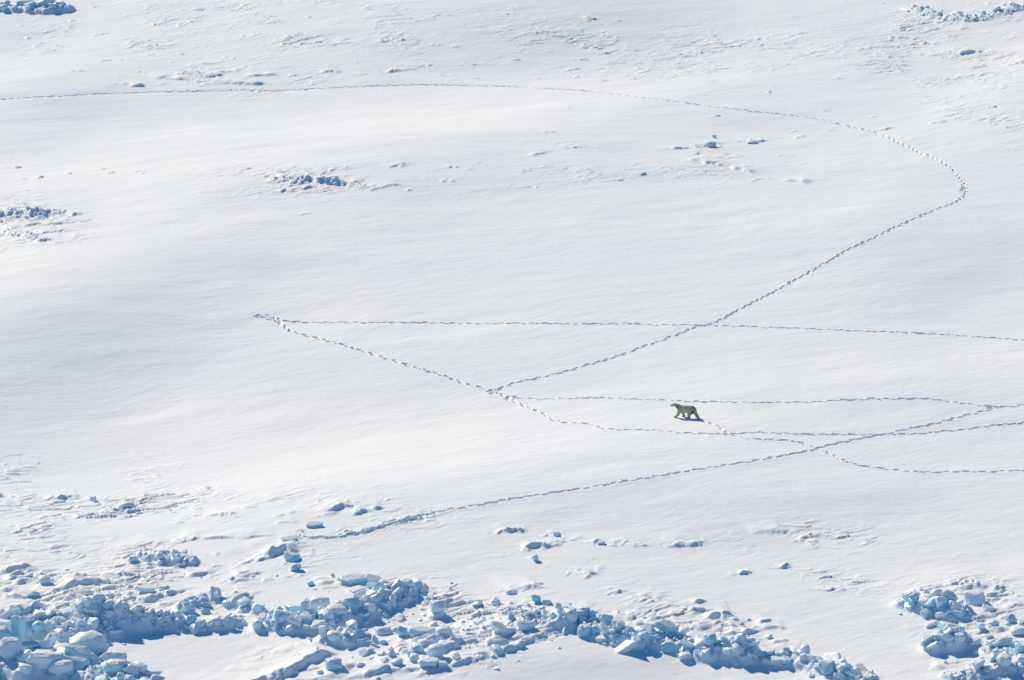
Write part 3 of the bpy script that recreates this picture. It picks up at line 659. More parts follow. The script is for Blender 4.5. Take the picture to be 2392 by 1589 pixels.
# the blocks that stand out, each read from the photograph
HERO = [
 # px, py(foot), w, d, h, kind, blue, rz, tx, ty, label
 (42, 1524, .95, .55, 2.7, 'slab', 1, .2, 0, .10, 'tall upright blue ice slab standing in the foreground heap at lower left'),
 (15, 1500, .9, .8, 1.0, 'round', 0, .3, 0, 0, 'rounded snowy block just left of the tall upright slab'),
 (6, 1535, 1.5, 1.2, 1.5, 'round', 1, .3, 0, 0, 'big blue-grey boulder of ice cut by the left edge'),
 (28, 1562, 1.9, 1.3, 1.5, 'round', 0, .5, 0, .3, 'large smooth snow-covered boulder below the tall upright slab'),
 (76, 1536, 1.3, .9, .8, 'chunk', 1, .1, 0, 0, 'flat-topped blue block right of the tall upright slab foot'),
 (107, 1538, .85, .7, .75, 'chunk', 0, .4, 0, 0, 'small squarish snowy block on top of the foreground heap'),
 (106, 1580, 2.4, 1.4, 1.2, 'round', 0, 0, 0, .1, 'broad dome-shaped snow-covered boulder near the bottom left edge'),
 (118, 1512, .8, .6, 1.2, 'round', 0, .3, 0, .5, 'leaning rounded ice finger behind the foreground heap'),
 (210, 1545, 2.5, 1.5, 1.6, 'round', 0, .1, 0, -.1, 'largest rounded snowy boulder at the right end of the foreground heap'),
 (192, 1563, 2.2, 1.0, .9, 'slab', 1, -.25, .35, .38, 'bright cyan tilted slab leaning against the largest rounded boulder'),
 (178, 1583, 1.9, 1.1, .95, 'chunk', 1, .2, .2, .2, 'blue ice chunk below the bright cyan tilted slab'),
 (143, 1590, 1.6, 1.1, .9, 'round', 0, .2, 0, 0, 'rounded snowy block at the bottom edge right of the dome boulder'),
 (265, 1570, 1.8, .9, .7, 'chunk', 0, .1, 0, -.2, 'low snow-drifted block on the right of the foreground heap'),
 (272, 1592, 1.5, 1.1, .9, 'round', 1, .1, 0, 0, 'smooth blue block at the bottom edge in the foreground heap'),
 (305, 1595, 1.1, .9, .8, 'chunk', 0, .1, 0, 0, 'rounded block at the bottom edge right of its smooth blue neighbour'),
 (355, 1592, 1.3, .8, .5, 'chunk', 1, .2, 0, 0, 'low broken pale ice crust at the bottom edge beside the snow pan'),
 (62, 1589, .9, .8, .7, 'chunk', 0, .2, 0, 0, 'small wedge of snow-covered ice left of the dome boulder'),
 (145, 1534, 1.3, .8, .6, 'chunk', 0, .2, 0, .1, 'flat snowy block behind the bright cyan tilted slab'),
 (68, 1486, .9, .6, .7, 'slab', 0, .2, .3, .2, 'square-ended snowy block low on the front of the big left ridge'),
 (105, 1366, .95, .7, .6, 'round', 0, .2, 0, 0, 'lone rounded snow-topped lump behind the big left ridge'),
 (78, 1396, .9, .3, .75, 'slab', 1, .3, .9, .5, 'small pointed pale blue slab sticking up behind the big left ridge'),
 (205, 1392, .9, .3, .7, 'slab', 0, .5, .9, .3, 'white tilted plate catching the sun behind the dark wall ridge'),
 (340, 1387, 1.4, .8, .35, 'slab', 0, .1, .1, .1, 'flat white snow-covered floe above the dark wall ridge'),
 (440, 1432, 1.0, .35, .95, 'slab', 1, .4, .9, .3, 'pale blue square plate tilted on the curved low ridge'),
 (482, 1419, .75, .3, .5, 'slab', 1, -.2, .9, 0, 'small triangular blue plate on the crest of the curved low ridge'),
 (480, 1432, .7, .4, .4, 'slab', 1, .1, .8, 0, 'bright rectangular pale blue block under the triangular plate'),
 (570, 1425, 1.0, .7, .6, 'chunk', 0, .1, 0, .2, 'pale snowy chunk at the right end of the curved low ridge'),
 (425, 1305, .9, .7, .6, 'chunk', 0, .1, 0, 0, 'craggy dark lump at the right end of the snowy lump row'),
 (312, 1318, .8, .5, .55, 'chunk', 0, .1, 0, .3, 'jagged lump left of the snowy lump row'),
 (683, 1308, 1.3, .8, .6, 'chunk', 1, .1, 0, .2, 'low pale blue lump at the right end of a snow drift, lower left'),
 (692, 1332, .85, .5, .65, 'chunk', 1, .1, .2, 0, 'small pale blue pyramid standing alone above the centre ridge slab'),
 (725, 1366, .55, .4, .38, 'chunk', 0, .1, 0, 0, 'small snow-topped cube left of the long cyan slab'),
 (777, 1348, .35, .3, .3, 'chunk', 0, .1, 0, 0, 'tiny white pyramid behind the long cyan slab'),
 (826, 1362, 2.0, .9, .42, 'slab', 1, .05, .35, -.08, 'long thin cyan slab lying flat on top of the centre ridge'),
 (872, 1363, 1.3, .9, .55, 'slab', 1, -.15, .35, .3, 'tilted cyan slab at the right end of the long thin slab'),
 (870, 1372, .9, .6, .35, 'slab', 1, .0, .5, 0, 'bright cyan edge-on plate under the long thin slab'),
 (835, 1382, 1.3, .8, .25, 'slab', 0, .2, .15, -.1, 'flat white plate of snow in front of the long cyan slab'),
 (903, 1372, .9, .6, .45, 'chunk', 0, .2, 0, .3, 'pale leaning chunk topping the upper end of the centre ridge'),
 (896, 1394, .8, .7, .8, 'round', 0, .2, 0, 0, 'round white-topped knob near the upper end of the centre ridge'),
 (948, 1396, 1.1, .8, .8, 'round', 0, .2, 0, 0, 'dark rounded lump at the upper right end of the centre ridge'),
 (850, 1408, 1.5, .8, .55, 'slab', 1, .2, .7, -.25, 'tilted bright blue slab in the middle of the centre ridge'),
 (828, 1448, 1.6, .8, .6, 'slab', 1, -.2, .6, .5, 'large slanting blue slab with snowy back, front of the centre ridge'),
 (850, 1455, .8, .6, .3, 'slab', 0, .2, .1, 0, 'flat white triangle of ice at the foot of the centre ridge'),
 (865, 1448, .9, .7, .8, 'chunk', 0, .6, 0, 0, 'dark block standing at the foot of the centre ridge right side'),
 (745, 1436, 1.7, 1.2, 1.6, 'round', 0, .2, 0, 0, 'tall rough knobbly mound of ice at the middle of the centre ridge'),
 (712, 1462, .9, .8, 1.5, 'chunk', 0, .4, 0, .1, 'tall snow-faced pillar left of the rough knobbly mound'),
 (688, 1452, 1.1, .7, 1.1, 'chunk', 1, .4, 0, -.1, 'blue-grey faceted block at the left of the snow-faced pillar'),
 (788, 1462, 1.5, .9, .6, 'round', 0, .1, 0, .1, 'elongated rounded block lying at the foot of the rough knobbly mound'),
 (690, 1482, 1.1, .7, .6, 'chunk', 0, -.3, 0, .3, 'pointed block at the front foot of the centre ridge, left part'),
 (742, 1484, 1.2, .8, .6, 'chunk', 0, .3, 0, 0, 'dark chunk at the front foot below the rough knobbly mound'),
 (765, 1491, 1.0, .8, .6, 'chunk', 1, .3, 0, .3, 'white-topped block with turquoise edge, left of the centre front heap'),
 (782, 1507, 1.2, .9, .7, 'round', 0, .3, 0, .2, 'rounded snowy block at the front left of the centre front heap'),
 (822, 1492, .8, .8, 1.3, 'chunk', 0, .3, 0, 0, 'tallest pointed block of the centre front heap'),
 (945, 1488, 1.2, .6, .6, 'slab', 1, -.3, .6, .5, 'smooth slanting blue block left of its bulky partner, right of centre heap'),
 (982, 1492, 1.9, 1.1, .9, 'round', 1, .05, 0, .1, 'bulky snow-topped blue boulder standing alone right of the centre heap'),
 (895, 1482, 1.2, .8, .6, 'chunk', 0, .1, 0, 0, 'low pale broken block between the centre heap and bulky boulder'),
 (975, 1527, .95, .8, .75, 'round', 1, .1, 0, 0, 'smooth round-backed blue block in the lower centre debris'),
 (960, 1536, .6, .5, .5, 'round', 1, .1, 0, 0, 'small round-topped blue block in front of the round-backed one'),
 (1020, 1538, 1.3, 1.0, 1.0, 'round', 0, .1, 0, 0, 'large round snow-capped boulder in the lower centre debris'),
 (1002, 1560, 1.6, .9, .6, 'round', 0, .1, 0, 0, 'broad low snow dome in front of the large round boulder'),
 (1035, 1560, .7, .5, .5, 'chunk', 0, .1, 0, .4, 'wedge-shaped dark chunk right of the broad low snow dome'),
 (928, 1556, .8, .6, .55, 'chunk', 1, .1, 0, 0, 'pale blue chunk left of the broad low snow dome'),
 (913, 1535, .55, .4, .5, 'slab', 0, .3, .9, .2, 'little upright leaning stub in the lower centre debris'),
 (865, 1525, .55, .45, .35, 'chunk', 1, .1, 0, 0, 'small blue cube below the centre front heap'),
 (780, 1568, 1.2, .8, .8, 'chunk', 0, .1, 0, 0, 'craggy block beside the long shaded snow edge at the bottom'),
 (1023, 1440, 1.1, .8, .9, 'chunk', 0, .1, 0, 0, 'snow-draped pyramid standing alone right of the centre ridge'),
 (1252, 1408, .75, .6, .75, 'chunk', 1, .1, 0, 0, 'small translucent blue stump standing alone above the middle cluster'),
 (1278, 1412, .7, .5, .4, 'chunk', 1, .2, 0, 0, 'low blue lump right of the translucent stump'),
 (1328, 1424, .5, .4, .4, 'chunk', 0, .2, 0, 0, 'small dark pyramid right of the translucent stump'),
 (1228, 1480, 1.4, 1.0, 1.0, 'chunk', 0, .2, 0, 0, 'snow-plastered craggy mound below the small middle cluster'),
 (1164, 1490, 1.3, .7, .5, 'slab', 0, -.3, .3, .4, 'long snow-backed block sloping right in the middle debris'),
 (1366, 1487, 1.2, .9, 1.0, 'round', 1, .3, 0, .3, 'white-faced rounded wedge at the left end of the right centre ridge'),
 (1405, 1500, .9, .6, .35, 'slab', 0, 0, .1, 0, 'flat oblong snowy brick at the front of the right centre ridge'),
 (1462, 1522, 1.75, .8, .45, 'slab', 0, .25, .25, -.62, 'great white slab leaning up to the right, front of right centre ridge'),
 (1486, 1518, 1.3, .9, 1.1, 'chunk', 1, .4, 0, .2, 'bright turquoise block sheltering under the great white slab'),
 (1503, 1512, 1.0, .8, .9, 'chunk', 1, .4, 0, .2, 'glowing blue block right of the bright turquoise one'),
 (1558, 1498, 1.7, .8, .6, 'slab', 1, -.15, .4, .3, 'big blue roof-like slab at the back of the right centre ridge'),
 (1590, 1498, 1.3, .7, .4, 'slab', 0, .3, .2, -.3, 'pale raised plank of ice right of the roof-like slab'),
 (1600, 1540, 1.0, .8, .5, 'round', 0, .3, 0, 0, 'white rounded block at the front foot, mid right centre ridge'),
 (1660, 1532, .9, .7, .8, 'chunk', 1, .3, 0, 0, 'turquoise block deep in the right part of the right centre ridge'),
 (1700, 1546, .8, .6, .5, 'round', 0, .3, 0, 0, 'rounded snowy cube at the front foot of the right centre ridge'),
 (1735, 1553, .65, .5, .3, 'round', 0, .3, 0, 0, 'small white loaf-shaped block at the front foot of the tail ridge'),
 (1805, 1556, 1.5, .7, .42, 'slab', 0, 0, .15, 0, 'long snowy brick at the front of the right tail ridge'),
 (1797, 1545, .75, .6, .32, 'slab', 0, .1, .1, 0, 'short brick stacked behind the long snowy brick'),
 (1880, 1545, .75, .7, .8, 'round', 0, .1, 0, 0, 'upright rounded block ending the thick part of the tail ridge'),
 (1933, 1580, 1.2, .9, .8, 'chunk', 1, .1, 0, 0, 'faceted pale blue block in the thin end of the tail ridge'),
 (1995, 1590, 1.0, .7, .6, 'chunk', 0, .1, 0, 0, 'last rounded chunk at the end of the tail ridge'),
 (2172, 1404, 1.7, .5, .55, 'slab', 1, .25, .5, -.45, 'long turquoise slab leaning on top of the right tower ridge'),
 (2190, 1404, .9, .8, .9, 'chunk', 1, .3, 0, 0, 'dark blue block on the summit of the right tower ridge'),
 (2187, 1428, 1.0, .8, .9, 'round', 0, .3, 0, 0, 'rounded dark block in the face of the right tower ridge'),
 (2215, 1432, 1.3, .7, .8, 'slab', 1, -.3, .6, .3, 'blue slab sloping right on the flank of the right tower ridge'),
 (2202, 1448, 1.2, .5, .45, 'slab', 0, .15, .3, -.3, 'white-topped plank at the foot of the right tower ridge'),
 (2165, 1442, .9, .7, .6, 'slab', 1, .3, .5, -.2, 'pale square block at the left foot of the right tower ridge'),
 (2175, 1462, 1.0, .5, .4, 'slab', 0, .4, .2, -.4, 'bright wedge of ice below the pale square block'),
 (2278, 1408, 1.6, .9, 1.0, 'chunk', 0, .1, 0, 0, 'dark snow-edged pyramid right of the right tower ridge'),
 (2222, 1498, 1.8, .8, 1.3, 'chunk', 1, .2, 0, .1, 'tall pale tent-shaped block crowning the right lower heap'),
 (2200, 1500, 1.0, .6, .9, 'chunk', 1, .5, 0, .4, 'cyan leaning block left of the tent-shaped block'),
 (2180, 1528, .9, .4, .8, 'slab', 0, .5, .9, .6, 'dark fin of ice at the left foot of the right lower heap'),
 (2212, 1522, .95, .5, .6, 'slab', 0, -.1, .5, .2, 'snowy rectangular block in the front of the right lower heap'),
 (2240, 1520, .9, .7, .8, 'round', 0, .1, 0, 0, 'round dark block at the right foot of the right lower heap'),
 (2320, 1466, .9, .7, .7, 'chunk', 0, .1, 0, 0, 'single blue-grey chunk in the open snow near the right edge'),
 (2362, 1452, .8, .6, .55, 'slab', 1, -.3, .6, .5, 'tilted pale blue cube near the right edge'),
 (2386, 1464, .9, .6, .6, 'chunk', 1, .3, 0, 0, 'blue-grey block at the right edge beside the tilted cube'),
 (2382, 1483, 1.5, .9, .7, 'round', 0, .3, 0, 0, 'long rounded lump cut by the right edge'),
 (2310, 1430, 1.1, .6, .45, 'chunk', 0, -.2, 0, .3, 'snow-roofed wedge right of the right tower ridge foot'),
 (2292, 1472, .6, .5, .45, 'chunk', 0, .2, 0, 0, 'small chunk left of the single blue-grey chunk'),
 (2312, 1498 - 6, .6, .4, .3, 'chunk', 0, .2, 0, 0, 'little dark lump below the single blue-grey chunk'),
 (2345, 1524, 1.2, .6, .6, 'slab', 1, .25, .7, -.2, 'tilted blue slab on the right edge cluster'),
 (2384, 1538, 1.1, .7, .9, 'chunk', 1, .4, 0, .4, 'pointed blue block at the right edge below the tilted slab'),
 (2345, 1572, 1.1, .9, .95, 'round', 0, .4, 0, 0, 'large round boulder of the bottom right cluster'),
 (2325, 1563, 1.0, .4, .9, 'slab', 1, .6, .7, -.3, 'raised cyan plate behind the large round boulder, bottom right'),
 (2285, 1578, .9, .7, .8, 'chunk', 0, .4, 0, 0, 'upright dark block left of the large round boulder, bottom right'),
 (2275, 1510, 1.1, .7, .5, 'chunk', 0, .4, 0, 0, 'half-buried lump right of the right lower heap'),
 (110, 24, 2.2, 1.5, 1.6, 'chunk', 1, .1, 0, 0, 'largest blue block of the far left ridge at the top edge'),
 (60, 22, 2.4, 1.2, .9, 'chunk', 1, .1, 0, 0, 'low pale blue block left of the largest far ridge block'),
 (140, 22, 1.3, 1.0, 1.0, 'chunk', 0, .1, 0, 0, 'snow-capped block at the right end of the far left ridge'),
 (1660, 344, 1.2, .7, .6, 'chunk', 0, .1, 0, 0, 'lone small blue pyramid of ice in the upper right snow'),
 (1758, 336, 1.2, .6, .32, 'chunk', 0, .1, 0, 0, 'low dark lump right of the lone upper pyramid'),
 (1668, 322, .5, .4, .4, 'chunk', 0, .1, 0, 0, 'tiny lump just behind the lone upper pyramid'),
 (775, 427, 1.5, .8, .42, 'chunk', 0, .1, 0, 0, 'biggest lump of the low ridge in the upper middle'),
 (750, 426, 1.1, .6, .3, 'chunk', 0, .1, 0, 0, 'lower lump left of the biggest one in the upper middle'),
 (298, 1189, 1.1, .7, .5, 'round', 1, .1, 0, 0, 'lone pale blue rounded block in the lower left snow'),
 (218, 1173, .5, .4, .6, 'chunk', 0, .1, 0, 0, 'small dark upright lump left of the lone rounded block'),
 (140, 1174, 1.0, .5, .22, 'slab', 1, .1, .2, 0, 'low flat pale block at far lower left'),
 (735, 1232, 1.3, .6, .35, 'slab', 1, .08, .3, 0, 'flat blue-edged slab where the diagonal trail begins'),
 (676, 1267, 1.3, .6, .25, 'slab', 0, .12, .3, 0, 'thin dark-edged slab left of where the diagonal trail begins'),
 (1300, 1251, .5, .4, .35, 'chunk', 0, .1, 0, 0, 'small blue lump below the middle of the diagonal trail'),
 (1404, 1272, .6, .4, .3, 'chunk', 0, .1, 0, 0, 'small blue lump in the snow right of the white snow peak'),
 (1250, 1310, .5, .4, .5, 'chunk', 0, .1, 0, 0, 'small dark pyramid alone in the lower middle snow'),
 (1193, 1387, .8, .5, .35, 'chunk', 0, .1, 0, 0, 'dark snow-topped lump left of the translucent stump'),
]
for hi_, (px, py, w, d, h, kind, blue, rz, tx, ty, lab) in enumerate(HERO):
    if hi_ < 17: w *= 1.12; h *= 1.1
    put(px, py, w, d, h, kind, blue, rz, tx, ty, .18, lab)
HEROPOS = np.array([Pt(b[0], b[1]) for b in HERO]); HEROR = np.array([max(b[2], b[3]) * .5 for b in HERO])

# blocks jumbled along the ridges
PLAN = {'big left ridge': (260, .35, 1.0, .12), 'dark wall ridge': (260, .28, .8, .03), 'foreground block heap': (42, .5, 1.2, .2), 'short wall-side ridge': (34, .3, .8, .1),
        'curved low ridge': (28, .3, .75, .2), 'centre ridge': (190, .3, .95, .28), 'centre front heap': (30, .3, .8, .2), 'right centre ridge': (170, .3, .9, .5), 'right tail ridge': (75, .3, .85, .25),
        'right tower ridge': (50, .35, 1.05, .4), 'right lower heap': (30, .3, .95, .3), 'small middle cluster': (30, .25, .65, .2), 'bottom right cluster': (28, .3, .85, .3),
        'right edge cluster': (16, .3, .8, .25), 'far left blue ridge': (26, .4, 1.1, .5), 'far right ridge': (38, .35, .85, .1), 'left edge rubble': (13, .3, .5, .05), 'lower edge rubble': (4, .3, .45, .05),
        'upper middle ridge': (4, .25, .4, .1), 'snowy lump row': (16, .25, .6, .1)}
for r in RW:
    n, s0, s1, pb = PLAN[r['name']]; n = int(n * .95)
    made = 0; tries = 0
    while made < n and tries < n * 6:
        tries += 1
        i = random.randrange(len(r['P'])); q = r['P'][i]
        x = q[0] + random.gauss(0, r['w'] * .55); y = q[1] + random.gauss(0, r['w'] * .5) - r['w'] * .2
        if random.random() > .35 + r['h'][i] / max(r['h']): continue
        s = s0 * .72 + (s1 * 1.12 - s0 * .72) * random.random() ** 2.6
        if (np.hypot(HEROPOS[:, 0] - x, HEROPOS[:, 1] - y) < HEROR * .75 + s * .25).any(): continue
        kind = random.choices(['chunk', 'slab', 'round'], [5, 5 if 'wall' not in r['name'] else .6, 2.5])[0]
        blue = 1 if random.random() < pb else 0
        if kind == 'slab' and random.random() < .12 and '-' not in r['name'] and 'far' not in r['name']: s *= 1.45
        if kind == 'slab':
            w, d, h = s * random.uniform(1, 1.5), s * random.uniform(.7, 1.1), s * random.uniform(.28, .45)
            tx, ty = random.uniform(-.2, .9), random.uniform(-.7, .7)
        else:
            w, d, h = s * random.uniform(.9, 1.3), s * random.uniform(.7, 1.1), s * random.uniform(.6, 1.0)
            tx, ty = random.uniform(-.5, .5), random.uniform(-.5, .5)
        a, b = pix(x, y)
        put(a, b, w, d, h, kind, blue, random.uniform(0, 6.28), tx, ty, random.uniform(.2, .5), None, r['name'], (x, y))
        made += 1
# loose blocks in the debris fields
for a, b, ra, rb, k in DEBRIS:
    area = ra * rb * math.pi
    for _ in range(int(area * k / 900)):
        px = a + random.gauss(0, ra * .5); py = b + random.gauss(0, rb * .5)
        if py < 0 or not (-30 < px < 2420): continue
        s = .16 + (.62 if 850 < px < 1330 and py > 1300 else .46) * random.random() ** (1.5 if py > 1300 else 2.2)
        kind = random.choice(['chunk', 'chunk', 'round', 'slab'])
        x, y = Pt(px, py)
        if (np.hypot(HEROPOS[:, 0] - x, HEROPOS[:, 1] - y) < HEROR + .2).any(): continue
        put(px, py, s * random.uniform(1, 1.6), s, s * random.uniform(.45, .8) * (.6 if kind == 'slab' else 1), kind, int(random.random() < .12), random.uniform(0, 6.28), random.uniform(-.3, .4), random.uniform(-.4, .4),
            random.uniform(.2, .5), None, 'debris', (x, y))
hs = height(np.array([b['x'] for b in blocks]), np.array([b['y'] for b in blocks]))
for b, z in zip(blocks, hs):
    b['z'] = float(z) + b['hz'] * (1 - 2 * b['sink'])
    b['vis'] = b['S'].x * (b['S'].z * .9 + b['S'].y * .3) * ppm(b['py']) ** 2
    b['in'] = -10 < b['px'] < 2402 and b['py'] < 1625
heroes = [b for b in blocks if b['label']]
rest = sorted([b for b in blocks if not b['label'] and b['in']], key=lambda b: -b['vis'])
NIND = 300 - len(heroes)
indiv, tail = rest[:NIND], rest[NIND:] + [b for b in blocks if not b['label'] and not b['in']]
GROUP = {'debris': 'loose ice blocks scattered between the ridges'}
ORD = 'first second third fourth fifth sixth seventh eighth ninth tenth eleventh twelfth thirteenth fourteenth fifteenth sixteenth seventeenth eighteenth nineteenth twentieth'.split()
ORD += ['twenty-' + q for q in ORD[:9]] + ['thirtieth'] + ['thirty-' + q for q in ORD[:9]] + ['fortieth'] + ['forty-' + q for q in ORD[:9]]
def describe(b):
    col = 'blue' if b['blue'] else 'snowy'
    shp = {'chunk': 'angular', 'slab': 'flat', 'round': 'rounded'}[b['kind']]
    if b['ridge'] == 'debris':
        px = b['px']; py = b['py']
        where = ('in the far left rubble' if px < 400 and py < 800 else 'in the far right rubble' if py < 800 else 'in the left debris field' if px < 450 else 'in the debris around the curved ridge' if px < 720 else 'in the centre debris field' if px < 1150 else
                 'in the middle debris field' if px < 1400 else 'behind the right centre ridge' if px < 2000 else 'in the right edge debris field')
        return f'{col} {shp}', where
    r = [q for q in RW if q['name'] == b['ridge']][0]
    rp = r['P']; d = np.hypot(rp[:, 0] - b['x'], rp[:, 1] - b['y']); i = int(d.argmin())
    dy = b['y'] - rp[i, 1]
    zone = 'along the front of' if dy < -.35 * r['w'] else 'behind the crest of' if dy > .4 * r['w'] else 'on the crest of'
    return f'{col} {shp}', f'{zone} the {b["ridge"]}'
cls = {}
for b in indiv:
    b['d'] = describe(b); cls.setdefault(b['d'], []).append(b)
for d, lst in cls.items():
    lst.sort(key=lambda b: b['px'])
    for i, b in enumerate(lst):
        if len(lst) == 1: b['label'] = f'the only large {d[0]} block {d[1]}'
        else: b['label'] = f'{ORD[i]} from left of the {d[0]} blocks {d[1]}'
for b in heroes + indiv:
    o = bpy.data.objects.new('ice_block', b['me'])
    COL.objects.link(o)
    o.matrix_world = Matrix.Translation((b['x'], b['y'], b['z'])) @ b['rot'].to_4x4() @ Matrix.Diagonal((*b['S'], 1))
    g = 'broken ice blocks of the pressure ridges' if b['ridge'] != 'debris' else GROUP['debris']
    tag(o, b['label'], 'ice block', g)
# the countless small pieces
def merge(lst, name, mat):
    VV = []; FF = []; n0 = 0
    for b in lst:
        me = b['me']
        co = np.empty(len(me.vertices) * 3, np.float32); me.vertices.foreach_get('co', co); co = co.reshape(-1, 3)
        M = np.array(b['rot']) @ np.diag(b['S'])
        VV.append(co @ M.T + np.array([b['x'], b['y'], b['z']]))
        if '_f' not in CACHE.get(me.name, {}):
            f = np.array([list(p.vertices) for p in me.polygons], np.int32); CACHE[me.name] = {'_f': f}
        FF.append(CACHE[me.name]['_f'] + n0); n0 += len(co)
    return mesh_obj(name, np.concatenate(VV), np.concatenate(FF), mat)
CACHE = {}
for name, sel, mat, lab in (('ice_rubble', [b for b in tail if not b['blue']], ICE_PALE, 'small snow-dusted ice rubble filling the ridges'),
                            ('blue_ice_rubble', [b for b in tail if b['blue']], ICE_BLUE, 'small bare blue ice rubble among the ridge blocks')):
    if sel:
        o = merge(sel, name, mat); tag(o, lab, 'ice rubble', None, 'stuff')
# tiny crumbs of ice and snow lying around the ridges
crumb = []
for r in RW:
    for _ in range(int(r['L'] * r['w'] * 3)):
        q = r['P'][random.randrange(len(r['P']))]
        x = q[0] + random.gauss(0, r['w'] * .6); y = q[1] + random.gauss(0, r['w'] * .6); crumb.append((x, y, .05 + .13 * random.random() ** 2))
for a, b, ra, rb, k in DEBRIS:
    for _ in range(int(ra * rb * k / 140)):
        x, y = Pt(a + random.gauss(0, ra * .55), max(3, b + random.gauss(0, rb * .45))); crumb.append((x, y, .04 + .11 * random.random() ** 2))
crumb = np.array(crumb); cz = height(crumb[:, 0], crumb[:, 1])
ico = bmesh.new(); bmesh.ops.create_icosphere(ico, subdivisions=1, radius=1); iv = np.array([v.co[:] for v in ico.verts]); jf = np.array([[v.index for v in f.verts] for f in ico.faces]); ico.free()
cr = np.random.default_rng(3)
VV = []; FF = []
for i, ((x, y, s), z) in enumerate(zip(crumb, cz)):
    v = iv * (1 + cr.uniform(-.25, .25, (len(iv), 1))) * s * np.array([cr.uniform(.8, 1.6), cr.uniform(.7, 1.2), cr.uniform(.5, .9)])
    VV.append(v + [x, y, z + s * .15]); FF.append(jf + i * len(iv))
o = mesh_obj('snow_crumbs', np.concatenate(VV), np.concatenate(FF), ICE_PALE)
tag(o, 'loose snow and ice crumbs strewn about the ridges', 'ice crumbs', None, 'stuff')

# ------------------------------------------------------------------ the polar bear
def fur_material():
    m, N, L, P = new_mat('cream_fur')
    tc = N.new('ShaderNodeTexCoord')
    n = N.new('ShaderNodeTexNoise'); n.inputs['Scale'].default_value = 7; n.inputs['Detail'].default_value = 5
    L.new(tc.outputs['Object'], n.inputs['Vector'])
    cr = N.new('ShaderNodeValToRGB')
    cr.color_ramp.elements[0].position = .35; cr.color_ramp.elements[0].color = (.37, .345, .245, 1)
    cr.color_ramp.elements[1].position = .65; cr.color_ramp.elements[1].color = (.57, .53, .40, 1)
    L.new(n.outputs[0], cr.inputs[0])
    at_ = N.new('ShaderNodeAttribute'); at_.attribute_name = 'stain_shade'
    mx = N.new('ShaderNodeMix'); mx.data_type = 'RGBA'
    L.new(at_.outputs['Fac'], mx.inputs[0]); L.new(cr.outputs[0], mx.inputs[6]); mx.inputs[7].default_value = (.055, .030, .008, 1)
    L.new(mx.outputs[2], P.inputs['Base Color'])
    P.inputs['Roughness'].default_value = .9; P.inputs['Specular IOR Level'].default_value = .2
    b = N.new('ShaderNodeBump'); b.inputs['Strength'].default_value = .6; b.inputs['Distance'].default_value = .02
    n2 = N.new('ShaderNodeTexNoise'); n2.inputs['Scale'].default_value = 60; L.new(tc.outputs['Object'], n2.inputs['Vector']); L.new(n2.outputs[0], b.inputs['Height']); L.new(b.outputs[0], P.inputs['Normal'])
    return m
def plain(name, c, r=.6):
    m, N, L, P = new_mat(name); P.inputs['Base Color'].default_value = (*c, 1); P.inputs['Roughness'].default_value = r
    n = N.new('ShaderNodeTexNoise'); n.inputs['Scale'].default_value = 30
    b = N.new('ShaderNodeBump'); b.inputs['Distance'].default_value = .004; L.new(n.outputs[0], b.inputs['Height']); L.new(b.outputs[0], P.inputs['Normal'])
    return m
FUR = fur_material(); BLACK = plain('black_skin', (.012, .011, .010), .35); BAND = plain('dark_band', (.03, .03, .028), .6)

